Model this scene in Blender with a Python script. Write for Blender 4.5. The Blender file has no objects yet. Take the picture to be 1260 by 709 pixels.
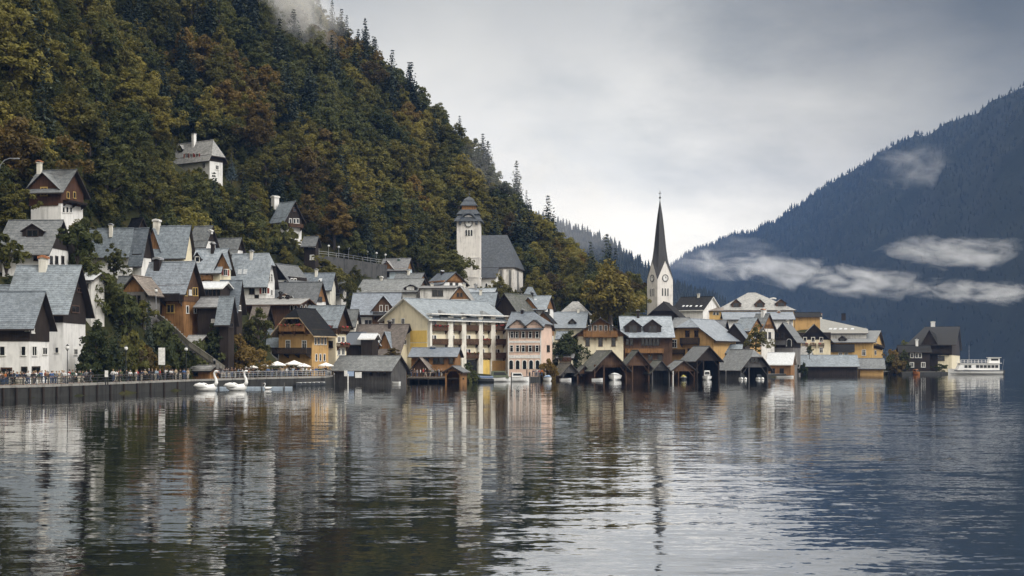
import bpy, bmesh, math, random
import numpy as np
from mathutils import Vector, Matrix
random.seed(7); rng = np.random.default_rng(7)
R = math.radians
scn = bpy.context.scene
COL = scn.collection
F = 1731.0; HV = 439.0; CAMZ = 5.0
def kx(u): return (u-630.0)/F
def wz(v, Y): return CAMZ+(HV-v)/F*Y
def wp(u, v, Y): return Vector((kx(u)*Y, Y, wz(v, Y)))
def proj(p):
    return 630+p[0]/p[1]*F, HV-(p[2]-CAMZ)/p[1]*F

# ------------------------------------------------------------------ materials
MATS = {}
def newmat(name):
    m = bpy.data.materials.new(name); m.use_nodes = True
    nt = m.node_tree; b = nt.nodes['Principled BSDF']
    return m, nt, b
def ramp(nt, fac, stops):
    n = nt.nodes.new('ShaderNodeValToRGB')
    e = n.color_ramp.elements
    while len(e) < len(stops): e.new(0.5)
    for i, (p, c) in enumerate(stops):
        e[i].position = p; e[i].color = (*c, 1)
    nt.links.new(fac, n.inputs[0]); return n.outputs[0]
def noise(nt, vec, scale, detail=4, rough=.55, dist=0):
    n = nt.nodes.new('ShaderNodeTexNoise'); n.inputs['Scale'].default_value = scale
    n.inputs['Detail'].default_value = detail; n.inputs['Roughness'].default_value = rough
    n.inputs['Distortion'].default_value = dist
    nt.links.new(vec, n.inputs['Vector']); return n
def mapping(nt, vec, scale=(1,1,1), rot=(0,0,0), loc=(0,0,0)):
    n = nt.nodes.new('ShaderNodeMapping'); n.inputs['Scale'].default_value = scale
    n.inputs['Rotation'].default_value = rot; n.inputs['Location'].default_value = loc
    nt.links.new(vec, n.inputs[0]); return n.outputs[0]
def math_(nt, op, a, b=None, c=None, clamp=False):
    n = nt.nodes.new('ShaderNodeMath'); n.operation = op; n.use_clamp = clamp
    for i, x in enumerate((a, b, c)):
        if x is None: continue
        if isinstance(x, (int, float)): n.inputs[i].default_value = x
        else: nt.links.new(x, n.inputs[i])
    return n.outputs[0]
def mixc(nt, fac, a, b, mode='MIX'):
    n = nt.nodes.new('ShaderNodeMix'); n.data_type = 'RGBA'; n.blend_type = mode
    for k, x in ((0, fac), (6, a), (7, b)):
        if isinstance(x, (int, float)): n.inputs[k].default_value = x
        elif isinstance(x, tuple): n.inputs[k].default_value = (*x, 1)
        else: nt.links.new(x, n.inputs[k])
    return n.outputs[2]
def mul(c, f): return tuple(min(1, x*f) for x in c)
def obco(nt):
    return nt.nodes.new('ShaderNodeTexCoord').outputs['Object']
def geopos(nt):
    return nt.nodes.new('ShaderNodeNewGeometry').outputs['Position']

def plaster(name, c, dirt=0.75):
    if name in MATS: return MATS[name]
    m, nt, b = newmat(name); p = geopos(nt)
    n1 = noise(nt, p, .5, 5, .6); n2 = noise(nt, mapping(nt, p, (2.2, 2.2, .25)), 1, 4)
    f = math_(nt, 'MULTIPLY_ADD', n2.outputs[0], .5, math_(nt, 'MULTIPLY', n1.outputs[0], .5))
    col = ramp(nt, f, [(.36, mul(c, dirt*.88)), (.5, mul(c, .97)), (.68, mul(c, 1.06))])
    n3 = noise(nt, mapping(nt, p, (1, 1, .4)), .9, 6, .75, .3)
    col = mixc(nt, ramp(nt, n3.outputs[0], [(.54, (0, 0, 0)), (.74, (.4, .4, .4))]), col, tuple(x*.45 for x in c))
    nt.links.new(col, b.inputs['Base Color']); b.inputs['Roughness'].default_value = .9
    b.inputs['Specular IOR Level'].default_value = .2
    MATS[name] = m; return m
def timber(name, c, c2=None, horiz=False):
    if name in MATS: return MATS[name]
    m, nt, b = newmat(name); p = geopos(nt)
    s = (.6, .6, 7) if horiz else (6, 6, .35)
    n1 = noise(nt, mapping(nt, p, s), 1, 3, .7); n2 = noise(nt, p, .45, 4)
    f = math_(nt, 'MULTIPLY_ADD', n1.outputs[0], .65, math_(nt, 'MULTIPLY', n2.outputs[0], .45))
    c2 = c2 or mul(c, 1.7)
    col = ramp(nt, f, [(.38, mul(c, .45)), (.52, c), (.72, c2)])
    nt.links.new(col, b.inputs['Base Color']); b.inputs['Roughness'].default_value = .75
    b.inputs['Specular IOR Level'].default_value = .25
    MATS[name] = m; return m
def roofm(name, c, c2, rough=.5, moss=None):
    if name in MATS: return MATS[name]
    m, nt, b = newmat(name); p = geopos(nt)
    rows = nt.nodes.new('ShaderNodeTexWave'); rows.bands_direction = 'Z'; rows.inputs['Scale'].default_value = 1.15
    rows.inputs['Distortion'].default_value = .6; rows.inputs['Detail'].default_value = 2
    nt.links.new(p, rows.inputs['Vector'])
    n1 = noise(nt, mapping(nt, p, (1.4, 1.4, 2.2)), 1.1, 6, .7); n2 = noise(nt, mapping(nt, p, (3.3, 3.3, 5)), 1.5, 2, .8)
    f = math_(nt, 'MULTIPLY_ADD', n1.outputs[0], .6, math_(nt, 'MULTIPLY_ADD', n2.outputs[0], .35, math_(nt, 'MULTIPLY', rows.outputs['Fac'], .12)))
    col = ramp(nt, f, [(.38, mul(c, .5)), (.53, c), (.68, c2)])
    oi = nt.nodes.new('ShaderNodeObjectInfo')
    col = mixc(nt, 1.0, col, ramp(nt, oi.outputs['Random'], [(0, (.66, .66, .68)), (.5, (.95, .94, .92)), (1, (1.15, 1.13, 1.08))]), 'MULTIPLY')
    n4 = noise(nt, mapping(nt, p, (1, 1, .55)), .42, 6, .72, .4)
    col = mixc(nt, ramp(nt, n4.outputs[0], [(.5, (0, 0, 0)), (.7, (.55, .55, .55))]), col, tuple(x*.3+y for x, y in zip(c, (.018, .02, .012))))
    if moss:
        n3 = noise(nt, p, .35, 6, .7)
        col = mixc(nt, ramp(nt, n3.outputs[0], [(.5, (0, 0, 0)), (.66, (.8, .8, .8))]), col, moss)
    nt.links.new(col, b.inputs['Base Color']); b.inputs['Roughness'].default_value = rough; b.inputs['Specular IOR Level'].default_value = .5 if rough < .45 else (.3 if rough < .78 else .12)
    bp = nt.nodes.new('ShaderNodeBump'); bp.inputs['Strength'].default_value = .5; bp.inputs['Distance'].default_value = .05
    nt.links.new(f, bp.inputs['Height']); nt.links.new(bp.outputs[0], b.inputs['Normal'])
    MATS[name] = m; return m
def plain(name, c, rough=.6, metal=0, var=.25):
    if name in MATS: return MATS[name]
    m, nt, b = newmat(name); p = geopos(nt)
    n1 = noise(nt, p, 3.0, 3)
    col = ramp(nt, n1.outputs[0], [(.3, mul(c, 1-var)), (.7, mul(c, 1+var*.4))])
    nt.links.new(col, b.inputs['Base Color']); b.inputs['Roughness'].default_value = rough; b.inputs['Metallic'].default_value = metal
    MATS[name] = m; return m

WHITE = plaster('plaster_white', (.80, .79, .77), .8)
WHITE2 = plaster('plaster_offwhite', (.74, .71, .63), .7)
OLDWHITE = plaster('plaster_weathered', (.66, .64, .60), .5)
CREAM = plaster('plaster_cream', (.82, .74, .55), .86)
PALEBLUE = plaster('plaster_pale_blue', (.58, .68, .76), .8)
YELLOW = plaster('plaster_yellow', (.78, .55, .16), .85)
OCHRE = plaster('plaster_ochre', (.54, .34, .14), .72)
OCHRE2 = plaster('plaster_bright_ochre', (.62, .41, .16), .75)
PINK = plaster('plaster_pink', (.74, .55, .45), .82)
PEACH = plaster('plaster_peach', (.72, .52, .34), .7)
STONE = plaster('stone_grey', (.20, .19, .18), .55)
DSTONE = plaster('stone_dark_wet', (.045, .045, .043), .5)
CHURCH = plaster('plaster_church', (.74, .71, .67), .74)
DARKWOOD = timber('timber_black_brown', (.022, .016, .013))
BROWN = timber('timber_brown', (.08, .045, .026))
REDBROWN = timber('timber_red_brown', (.062, .03, .018))
ORANGEW = timber('timber_orange', (.22, .115, .047))
GREYW = timber('timber_weathered_grey', (.075, .072, .07))
LIGHTW = timber('timber_pale', (.38, .29, .18))
SLATE = roofm('slate_blue_grey', (.16, .19, .225), (.27, .31, .35))
SLATE2 = roofm('slate_grey', (.13, .142, .152), (.24, .25, .26))
PALER = roofm('roof_pale_blue', (.215, .25, .295), (.37, .41, .46), .45)
PALEG = roofm('roof_pale_grey', (.23, .235, .24), (.38, .38, .38), .55)
DARKR = roofm('roof_charcoal', (.011, .011, .012), (.030, .030, .032), .8)
BROWNR = roofm('roof_grey_brown', (.17, .145, .13), (.27, .24, .215), .7)
MOSSR = roofm('roof_mossy', (.07, .075, .07), (.17, .17, .165), .7, (.05, .06, .035))
BEIGER = roofm('roof_grey_beige', (.20, .20, .19), (.31, .31, .295), .7)
WHITER = plain('roof_white_sheet', (.52, .54, .56), .5)
TRIM = plain('trim_dark_wood', (.03, .022, .018), .7)
WTRIM = plain('trim_white', (.78, .77, .74), .6)
YTRIM = plain('trim_yellow', (.5, .34, .1), .6)
BTRIM = plain('shutter_brown', (.075, .04, .025), .6)
RTRIM = plain('shutter_red', (.3, .07, .05), .6)
IRON = plain('painted_iron_dark', (.03, .032, .035), .5, .3)
GREYM = plain('grey_metal', (.35, .36, .38), .45, .4)
BRICK = plain('brick_orange', (.38, .16, .07), .8)
BOATW = plain('boat_white_gloss', (.8, .8, .79), .25, 0, .06)
BOATB = plain('boat_blue_cover', (.07, .11, .2), .6)
BOATD = plain('boat_dark_cover', (.03, .035, .04), .6)
LAMPG = plain('lamp_glass_white', (.72, .72, .7), .3, 0, .05)
ORANGEP = plain('orange_paint', (.36, .13, .035), .6)
REDFL = plain('red_flowers', (.45, .05, .045), .8, 0, .6)
BLACK = plain('black_void', (.008, .008, .008), .9)
def glassm():
    m, nt, b = newmat('window_glass'); b.inputs['Base Color'].default_value = (.012, .014, .016, 1)
    b.inputs['Roughness'].default_value = .12; b.inputs['IOR'].default_value = 1.5
    return m
GLASS = glassm()

# ------------------------------------------------------------------ mesh builder
class MB:
    def __init__(s): s.v = []; s.f = []; s.m = []
    def quadbox(s, c8, mi=0):
        n = len(s.v); s.v += [tuple(c) for c in c8]
        for q in ((0,3,2,1),(4,5,6,7),(0,1,5,4),(1,2,6,5),(2,3,7,6),(3,0,4,7)):
            s.f.append(tuple(n+i for i in q)); s.m.append(mi)
        return s
    def box(s, x0, x1, y0, y1, z0, z1, mi=0):
        return s.quadbox([(x0,y0,z0),(x1,y0,z0),(x1,y1,z0),(x0,y1,z0),(x0,y0,z1),(x1,y0,z1),(x1,y1,z1),(x0,y1,z1)], mi)
    def poly(s, pts, mi=0):
        n = len(s.v); s.v += [tuple(p) for p in pts]; s.f.append(tuple(range(n, n+len(pts)))); s.m.append(mi); return s
    def slab(s, polys, t, mi=0, mr=1, dirv=(0,0,-1)):
        """thick sheet below a set of connected top polygons (shared corners), rim closed"""
        idx = {}; top = []
        d = Vector(dirv)*t
        n0 = len(s.v)
        def vid(p):
            k = (round(p[0], 4), round(p[1], 4), round(p[2], 4))
            if k not in idx:
                idx[k] = n0+2*len(idx); s.v.append(tuple(p)); s.v.append(tuple(Vector(p)+d))
            return idx[k]
        ed = {}
        for p in polys:
            a = [vid(q) for q in p]; top.append(a)
            s.f.append(tuple(a)); s.m.append(mi)
            s.f.append(tuple(i+1 for i in reversed(a))); s.m.append(mr)
            for i in range(len(a)):
                e = (a[i], a[(i+1) % len(a)])
                ed[e] = 1
        for (a, b) in ed:
            if (b, a) not in ed:
                s.f.append((b, a, a+1, b+1)); s.m.append(mr)
        return s
    def tube(s, pts, rad, seg=8, mi=0, cap=True, up=None):
        pts = [Vector(p) for p in pts]
        if not hasattr(rad, '__len__'): rad = [rad]*len(pts)
        n0 = len(s.v); N = len(pts)
        prev = None
        for i, p in enumerate(pts):
            d = (pts[min(i+1, N-1)]-pts[max(i-1, 0)])
            d = d.normalized() if d.length > 1e-9 else Vector((0, 0, 1))
            ref = prev if prev is not None else (Vector((1, 0, 0)) if abs(d.x) < .9 else Vector((0, 1, 0)))
            x = (ref-d*ref.dot(d)).normalized(); y = d.cross(x); prev = x
            r = rad[i]; rx, ry = r if hasattr(r, '__len__') else (r, r)
            for k in range(seg):
                a = 2*math.pi*k/seg
                s.v.append(tuple(p+x*rx*math.cos(a)+y*ry*math.sin(a)))
        for i in range(N-1):
            for k in range(seg):
                a = n0+i*seg+k; b = n0+i*seg+(k+1) % seg
                s.f.append((a, b, b+seg, a+seg)); s.m.append(mi)
        if cap:
            s.f.append(tuple(n0+k for k in reversed(range(seg)))); s.m.append(mi)
            s.f.append(tuple(n0+(N-1)*seg+k for k in range(seg))); s.m.append(mi)
        return s
    def ball(s, c, r, mi=0, seg=10, rings=7):
        c = Vector(c); rx, ry, rz = r if hasattr(r, '__len__') else (r, r, r)
        pts = []; n0 = len(s.v)
        s.v.append((c.x, c.y, c.z-rz))
        for i in range(1, rings):
            th = math.pi*i/rings
            for k in range(seg):
                a = 2*math.pi*k/seg
                s.v.append((c.x+rx*math.sin(th)*math.cos(a), c.y+ry*math.sin(th)*math.sin(a), c.z-rz*math.cos(th)))
        s.v.append((c.x, c.y, c.z+rz)); last = len(s.v)-1
        for k in range(seg):
            s.f.append((n0, n0+1+(k+1) % seg, n0+1+k)); s.m.append(mi)
            s.f.append((last, n0+1+(rings-2)*seg+k, n0+1+(rings-2)*seg+(k+1) % seg)); s.m.append(mi)
        for i in range(rings-2):
            for k in range(seg):
                a = n0+1+i*seg+k; b = n0+1+i*seg+(k+1) % seg
                s.f.append((a, b, b+seg, a+seg)); s.m.append(mi)
        return s
    def loft(s, secs, mi=0, close=True, cap=True):
        n0 = len(s.v); N = len(secs); K = len(secs[0])
        for sec in secs: s.v += [tuple(p) for p in sec]
        for i in range(N-1):
            for k in range(K if close else K-1):
                a = n0+i*K+k; b = n0+i*K+(k+1) % K
                s.f.append((a, b, b+K, a+K)); s.m.append(mi)
        if cap:
            s.f.append(tuple(n0+k for k in reversed(range(K)))); s.m.append(mi)
            s.f.append(tuple(n0+(N-1)*K+k for k in range(K))); s.m.append(mi)
        return s
    def mesh(s, name, mats, smooth=False, recalc=True):
        me = bpy.data.meshes.new(name); me.from_pydata(s.v, [], s.f)
        for m in mats: me.materials.append(m)
        me.polygons.foreach_set('material_index', [min(i, len(mats)-1) for i in s.m])
        if recalc:
            bm = bmesh.new(); bm.from_mesh(me); bmesh.ops.recalc_face_normals(bm, faces=bm.faces); bm.to_mesh(me); bm.free()
        if smooth: me.polygons.foreach_set('use_smooth', [True]*len(me.polygons))
        me.update(); return me
    def build(s, name, mats, parent=None, smooth=False, recalc=True):
        if not isinstance(mats, (list, tuple)): mats = [mats]
        return link(name, s.mesh(name, mats, smooth, recalc), parent)
def link(name, me, parent=None):
    o = bpy.data.objects.new(name, me); COL.objects.link(o)
    if parent is not None: o.parent = parent
    return o
def tag(o, label=None, cat=None, group=None, kind=None):
    if label: o['label'] = label
    if cat: o['category'] = cat
    if group: o['group'] = group
    if kind: o['kind'] = kind
    return o
def thing(name, label, cat, loc=(0, 0, 0), rz=0, group=None, scale=1):
    o = bpy.data.objects.new(name, None); COL.objects.link(o)
    o.location = loc; o.rotation_euler = (0, 0, rz); o.scale = (scale,)*3; o.empty_display_size = .5
    return tag(o, label, cat, group)
def dup(root, loc, rz=0, label=None, group=None, scale=None):
    r = root.copy(); COL.objects.link(r); r.location = loc; r.rotation_euler = (0, 0, rz)
    if scale is not None: r.scale = scale if hasattr(scale, '__len__') else (scale,)*3
    if label: r['label'] = label
    if group: r['group'] = group
    for ch in list(root.children):
        c = ch.copy(); COL.objects.link(c); c.parent = r
        for g in list(ch.children):
            d = g.copy(); COL.objects.link(d); d.parent = c
    return r

# ------------------------------------------------------------------ shoreline
SH = [(-200, 505), (0, 491), (60, 489), (230, 480), (330, 476), (400, 474), (412, 471.6), (500, 470.4), (575, 470.2), (660, 468.6), (680, 466.6), (720, 466), (830, 465.4), (945, 464.3), (965, 463.8), (974, 463.0), (978, 460.8), (1090, 460.5), (1110, 461.4), (1165, 461)]
def shoreY(u):
    v = np.interp(u, [a for a, _ in SH], [b for _, b in SH]); return CAMZ*F/(v-HV)
SHORE = [(-64, 60), (-63, 100)]+[(kx(u)*shoreY(u), shoreY(u)) for u, _ in SH]+[(127, 403), (132.5, 409), (132, 428), (122, 520), (95, 640), (-50, 900), (-700, 1300), (-900, 60)]
def poly_sd(P, poly):
    """signed distance, >0 inside; P (n,2)"""
    P = np.asarray(P, float); A = np.array(poly); B = np.roll(A, -1, 0)
    d = np.full(len(P), 1e9); inside = np.zeros(len(P), bool)
    for a, b in zip(A, B):
        ab = b-a; t = np.clip(((P-a)@ab)/(ab@ab), 0, 1)
        d = np.minimum(d, np.hypot(*(P-(a+t[:, None]*ab)).T))
        c = ((a[1] > P[:, 1]) != (b[1] > P[:, 1]))
        with np.errstate(divide='ignore', invalid='ignore'):
            xi = (b[0]-a[0])*(P[:, 1]-a[1])/(b[1]-a[1])+a[0]
        inside ^= c & (P[:, 0] < xi)
    return np.where(inside, d, -d)

# ------------------------------------------------------------------ houses
CTRL = []       # terrain control points
FOOT = []       # footprint circles (x, y, r)
BBOX = []       # picture boxes of houses (uL, uR, vtop, vbot, Y) used to keep trees out of the way
WMESH = {}
LAST = {}
def window_mesh(w, h, style):
    w = max(.4, round(w, 1)); h = max(.4, round(h, 1))
    k = (w, h, style)
    if k in WMESH: return WMESH[k]
    fr = {'w': WTRIM, 'b': BTRIM, 'y': YTRIM, 's': WTRIM, 'r': WTRIM, 'd': TRIM, 'a': WTRIM, 'g': WTRIM, 'G': WTRIM, 'p': WTRIM}[style]
    t = min(.16, .2*w); m = MB()
    arch = style in 'agG'
    if arch:
        n = 8; r = w/2
        out = [(-r-t, -h/2)]+[((r+t)*-math.cos(math.pi*i/n), h/2-r+(1.5 if style in 'gG' else 1)*(r+t)*math.sin(math.pi*i/n)) for i in range(n+1)]+[(r+t, -h/2)]
        inn = [(-r, -h/2+.02)]+[(r*-math.cos(math.pi*i/n), h/2-r+(1.5 if style in 'gG' else 1)*r*math.sin(math.pi*i/n)) for i in range(n+1)]+[(r, -h/2+.02)]
        for i in range(len(out)-1):
            a, b, c, d = out[i], out[i+1], inn[i+1], inn[i]
            m.quadbox([(p[0], -.07, p[1]) for p in (a, b, c, d)]+[(p[0], 0, p[1]) for p in (a, b, c, d)])
        pm = MB().poly([(p[0], -.03, p[1]) for p in inn])
    else:
        m.box(-w/2-t, w/2+t, -.07, 0, h/2, h/2+t).box(-w/2-t-.05, w/2+t+.05, -.12, 0, -h/2-t, -h/2)
        m.box(-w/2-t, -w/2, -.07, 0, -h/2, h/2).box(w/2, w/2+t, -.07, 0, -h/2, h/2)
        if w > .7: m.box(-.04, .04, -.06, 0, -h/2, h/2)
        if h > 1.2: m.box(-w/2, -.04, -.06, 0, h*.18-.03, h*.18+.03).box(.04, w/2, -.06, 0, h*.18-.03, h*.18+.03)
        pm = MB().box(-w/2, w/2, -.03, -.002, -h/2, h/2)
    pane = plain('blind_pale', (.6, .6, .58), .5) if style == 'p' else (plain('leaded_glass_grey', (.2, .2, .2), .35) if style == 'G' else GLASS)
    sh = None
    if style in 'sr':
        sh = []
        for sx in (-1, 1):
            a = sx*(w/2+t+.02); b = sx*(w/2+t+w*.5)
            sh.append(MB().box(min(a, b), max(a, b), -.1, -.03, -h/2, h/2).mesh('shutter', [BTRIM if style == 's' else RTRIM]))
    WMESH[k] = (m.mesh('window', [fr]), pm.mesh('pane', [pane]), sh)
    return WMESH[k]

def house(name, label, uL, uC, uR, Y, vb, ve, vr, yaw=0, ridge='F', W=None, D=None, wall=WHITE, upper=None, vt=None, roof=SLATE,
          rim=TRIM, ov=.7, og=.6, hipv=0, hipb=0, cat='house', ext=7, wins=(), balc=(), dorm=(), chim=(), cross=(), sky=(), group=None, th=.22, ctrl=True, kh=.8, openv=None):
    nm0 = name
    ya = R(yaw); a = Vector((math.cos(ya), -math.sin(ya))); b = Vector((math.sin(ya), math.cos(ya)))
    C = Vector((kx(uC)*Y, Y))
    def hit(u, d):
        k = kx(u); return (k*C.y-C.x)/(d.x-k*d.y)
    if W is None: W = abs(hit(uL, -a))
    if D is None: D = abs(hit(uR, b))
    z0 = wz(vb, Y); he = wz(ve, Y)-z0
    Pr = C+b*(D/2) if ridge == 'F' else C-a*(W/2)
    hr = wz(vr, Pr.y)-z0
    cen = C-a*(W/2)+b*(D/2)
    root = thing(name, label, cat, (cen.x, cen.y, z0), -ya, group)
    off = Vector((W/2, -D/2, 0))
    def T(m):      # corner frame -> centre frame
        m.v = [(p[0]+off.x, p[1]+off.y, p[2]) for p in m.v]; return m
    if ridge == 'F': L, S, s0 = W, D, -W; mp = lambda s, t, z: (s, t, z)
    else: L, S, s0 = D, W, 0; mp = lambda s, t, z: (t-W, s, z)
    s1 = s0+L; mid = S/2; m = (hr-he)/(S/2); o = ov; ze = he-m*o
    fe = {('F', 0): hipb, ('F', 1): hipv, ('R', 0): hipv, ('R', 1): hipb}
    f0, f1 = fe[(ridge, 0)], fe[(ridge, 1)]
    dt0, dt1 = f0*(mid+o), f1*(mid+o)
    S0, S1 = s0-og, s1+og
    in0, in1 = dt0*kh, dt1*kh
    if in0+in1 > L: q = L/(in0+in1)*.95; in0 *= q; in1 *= q
    def side(sg):
        t_e = mid+sg*(mid+o)
        p = [(S0, t_e, ze), (S1, t_e, ze)]
        if 0 < f1 < 1: p.append((S1, mid+sg*dt1, hr-m*dt1))
        p.append((S1-in1, mid, hr)); p.append((S0+in0, mid, hr))
        if 0 < f0 < 1: p.append((S0, mid+sg*dt0, hr-m*dt0))
        return p if sg < 0 else p[::-1]
    polys = [[mp(*q) for q in side(-1)], [mp(*q) for q in side(1)]]
    if f1 > 0: polys.append([mp(S1, mid-dt1, hr-m*dt1), mp(S1, mid+dt1, hr-m*dt1), mp(S1-in1, mid, hr)])
    if f0 > 0: polys.append([mp(S0, mid+dt0, hr-m*dt0), mp(S0, mid-dt0, hr-m*dt0), mp(S0+in0, mid, hr)])
    rm = MB().slab(polys, th)
    if f0 < 1 and f1 < 1:                                  # ridge capping
        rr = [mp(S0+in0, mid, hr+.02), mp(S1-in1, mid, hr+.02)]
        rm.tube(rr, .11, 6, 0)
    if ridge == 'R': rm.f = [f[::-1] for f in rm.f]
    roof_o = T(rm).build('roof', [roof, rim], root, recalc=True)
    # walls
    def gable_pts(s, f, dt, e, zb):
        top = [(mid, hr-.12)] if f == 0 else ([(mid+dt, hr-m*dt-.12), (mid-dt, hr-m*dt-.12)] if f < 1 else [])
        q = [(0-e, zb), (S+e, zb), (S+e, he-.05)]+top+[(0-e, he-.05)]
        return [mp(s, t, z) for t, z in q]
    zt = None
    if upper is not None: zt = wz(vt if vt is not None else ve, Y)-z0
    def shell(zb, e, mi_m, nm, full=True, ztop=None):
        w = MB()
        if ztop is None:
            oz = None if openv is None else wz(openv, Y)-z0
            w.poly(gable_pts(s0-e, f0, dt0, e, oz if (oz is not None and ridge == 'R') else zb)); w.poly(gable_pts(s1+e, f1, dt1, e, oz if (oz is not None and ridge == 'F') else zb))
            if oz is not None:
                sx = s1 if ridge == 'F' else s0
                for t in (.12, S*.30, S-.12) if S > 4.5 else (.12, S-.12):
                    p = mp(sx, t, 0); w.box(p[0]-.12, p[0]+.12, p[1]-.12, p[1]+.12, zb, oz+.05)
                for t0, t1 in ((.12, S*.25), (S-.12, S*.75)):       # braces under the opening's head
                    p = mp(sx, t0, oz-S*.25); q = mp(sx, t1, oz); w.tube([p, q], .1, 4)
            for t in (-e, S+e):
                w.poly([mp(s0-e, t, zb), mp(s1+e, t, zb), mp(s1+e, t, he-.05), mp(s0-e, t, he-.05)])
            if e: w.poly([mp(s0-e, -e, zb), mp(s1+e, -e, zb), mp(s1+e, S+e, zb), mp(s0-e, S+e, zb)])
        else:
            p0 = mp(s0-e, -e, zb); p1 = mp(s1+e, S+e, ztop)
            w.box(min(p0[0], p1[0]), max(p0[0], p1[0]), min(p0[1], p1[1]), max(p0[1], p1[1]), zb, ztop)
        return T(w).build(nm, mi_m, root)
    if zt is None: shell(-ext, 0, wall, 'wall')
    else:
        shell(-ext, 0, wall, 'wall', ztop=zt+.02); shell(zt, .07, upper, 'upper_wall')
    def face(fc, u, v):
        """pixel -> (along, z) on a visible face, corner frame"""
        if fc == 'F': x = -hit(u, -a); P = C+a*x; return x, wz(v, P.y)-z0, P.y
        y = hit(u, b); P = C+b*y; return y, wz(v, P.y)-z0, P.y
    def place(o, fc, al, z, out):
        loc = Vector((al, -out, z)) if fc == 'F' else Vector((out, al, z))
        o.location = loc+off; o.rotation_euler = (0, 0, 0 if fc == 'F' else R(90)); return o
    def outset(z): return .072 if (zt is not None and z > zt) else .004
    for (fc, u, v, w, h, st) in wins:
        us = u if hasattr(u, '__len__') else (u,)
        for uu in us:
            x0, z, yy = face(fc, uu-w/2, v); x1, _, _ = face(fc, uu+w/2, v)
            fm, pm, sm = window_mesh(abs(x1-x0), h*yy/F, st)
            wo = place(link('window', fm, root), fc, (x0+x1)/2, z, outset(z))
            link('pane', pm, wo)
            for s_ in sm or (): link('shutter', s_, wo)
    for bb in balc:
        fc, u0, u1, v0, v1, pj, mt = bb[:7]; fl = len(bb) > 7 and bb[7]
        x0, z1_, yy = face(fc, u0, v0); x1, z0_, _ = face(fc, u1, v1)
        if x0 > x1: x0, x1 = x1, x0
        w = x1-x0; h = z1_-z0_; q = MB()
        q.box(-w/2, w/2, -pj, 0, -.14, 0)
        n = max(3, int(w/.19))
        for i in range(n):
            c = -w/2+(i+.5)*w/n; q.box(c-.075, c+.075, -pj-.04, -pj, -.1, h-.08)
        nn = max(1, int(pj/.19))
        for sx in (-1, 1):
            for i in range(nn):
                c = -(i+.5)*pj/nn; q.box(min(sx*w/2, sx*(w/2+.04)), max(sx*w/2, sx*(w/2+.04)), c-.075, c+.075, -.1, h-.08)
        q.box(-w/2-.06, w/2+.06, -pj-.09, -pj+.05, h-.08, h).box(-w/2-.06, -w/2+.05, -pj+.05, 0, h-.08, h).box(w/2-.05, w/2+.06, -pj+.05, 0, h-.08, h)
        for i in range(max(2, int(w/2.5)+1)):
            c = -w/2+.15+(w-.3)*i/max(1, int(w/2.5)) if int(w/2.5) > 0 else (-w/2+.15 if i == 0 else w/2-.15)
            q.quadbox([(c-.06, -pj+.1, -.3), (c+.06, -pj+.1, -.3), (c+.06, 0, -.9), (c-.06, 0, -.9), (c-.06, -pj+.1, -.14), (c+.06, -pj+.1, -.14), (c+.06, 0, -.14), (c-.06, 0, -.14)])
        bo = place(q.build('balcony', mt, root), fc, (x0+x1)/2, z0_, outset(z0_))
        if fl:
            g = MB(); rr = random.Random(int(u0*7))
            for i in range(int(w*7)):
                g.ball((rr.uniform(-w/2, w/2), -pj-.16+rr.uniform(-.08, .08), h-.12+rr.uniform(-.15, .18)), rr.uniform(.08, .16), rr.randint(0, 1), 5, 4)
            g.build('flowers', [REDFL, LEAFGREEN], bo)
    def gablet(x0, x1, y0, zb, zg, za, mt, rf, nm, win=None, over=.3, shed=False):
        xm = (x0+x1)/2; w = x1-x0
        q = MB()
        yb = lambda z: max(y0+.05, min((z-he)/m, D/2))           # where the main slope reaches z
        if shed:
            q.box(x0, x1, y0, yb(zg)+.1, zb, zg)
            rl = MB().slab([[(x0-over, y0-over, zg), (x1+over, y0-over, zg), (x1+over, yb(za)+.1, za), (x0-over, yb(za)+.1, za)]], .14)
        else:
            q.poly([(x0, y0, zb), (x1, y0, zb), (x1, y0, zg), (xm, y0, za-.08), (x0, y0, zg)])
            for x in (x0, x1): q.poly([(x, y0, zb), (x, y0, zg), (x, yb(zg)+.3, zg), (x, max(y0+.02, yb(zb)), zb)])
            mm = (za-zg)/(w/2); e = over
            rl = MB().slab([[(x0-e, y0-over, zg-mm*e), (xm, y0-over, za), (xm, yb(za)+.2, za), (x0-e, yb(zg)+.2, zg-mm*e)],
                            [(xm, y0-over, za), (x1+e, y0-over, zg-mm*e), (x1+e, yb(zg)+.2, zg-mm*e), (xm, yb(za)+.2, za)]], .14)
        do = T(q).build(nm, mt, root); T(rl).build('dormer_roof', [rf, rim], do)
        if win:
            ww, wh, st = win; fm, pm, sm = window_mesh(ww, wh, st)
            # pane and frame as one sub-part
            o2 = link('dormer_window', fm, do); o2.location = Vector((xm, y0-.01, (zb+zg)/2+.1))+off
            o3 = link('pane', pm, do); o3.location = o2.location
    for dd in dorm:
        u, vb_, va, wpx = dd[:4]; mt = dd[4] if len(dd) > 4 else DARKWOOD; rf = dd[5] if len(dd) > 5 else roof
        st = dd[6] if len(dd) > 6 else 'w'; shed = len(dd) > 7 and dd[7]
        best = None
        for i in range(200):
            y = D/2*i/200; k = kx(u); Q = C+b*y; x = (k*Q.y-Q.x)/(a.x-k*a.y); P = Q+a*x
            e = abs((wz(vb_, P.y)-z0)-(he+m*y))
            if best is None or e < best[0]: best = (e, x, y, P.y)
        _, x, y0, yy = best; w = wpx*yy/F; zb = he+m*y0-.25; za = wz(va, yy)-z0
        hh = za-zb
        zg = zb+hh*(.55 if not shed else .8)
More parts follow.
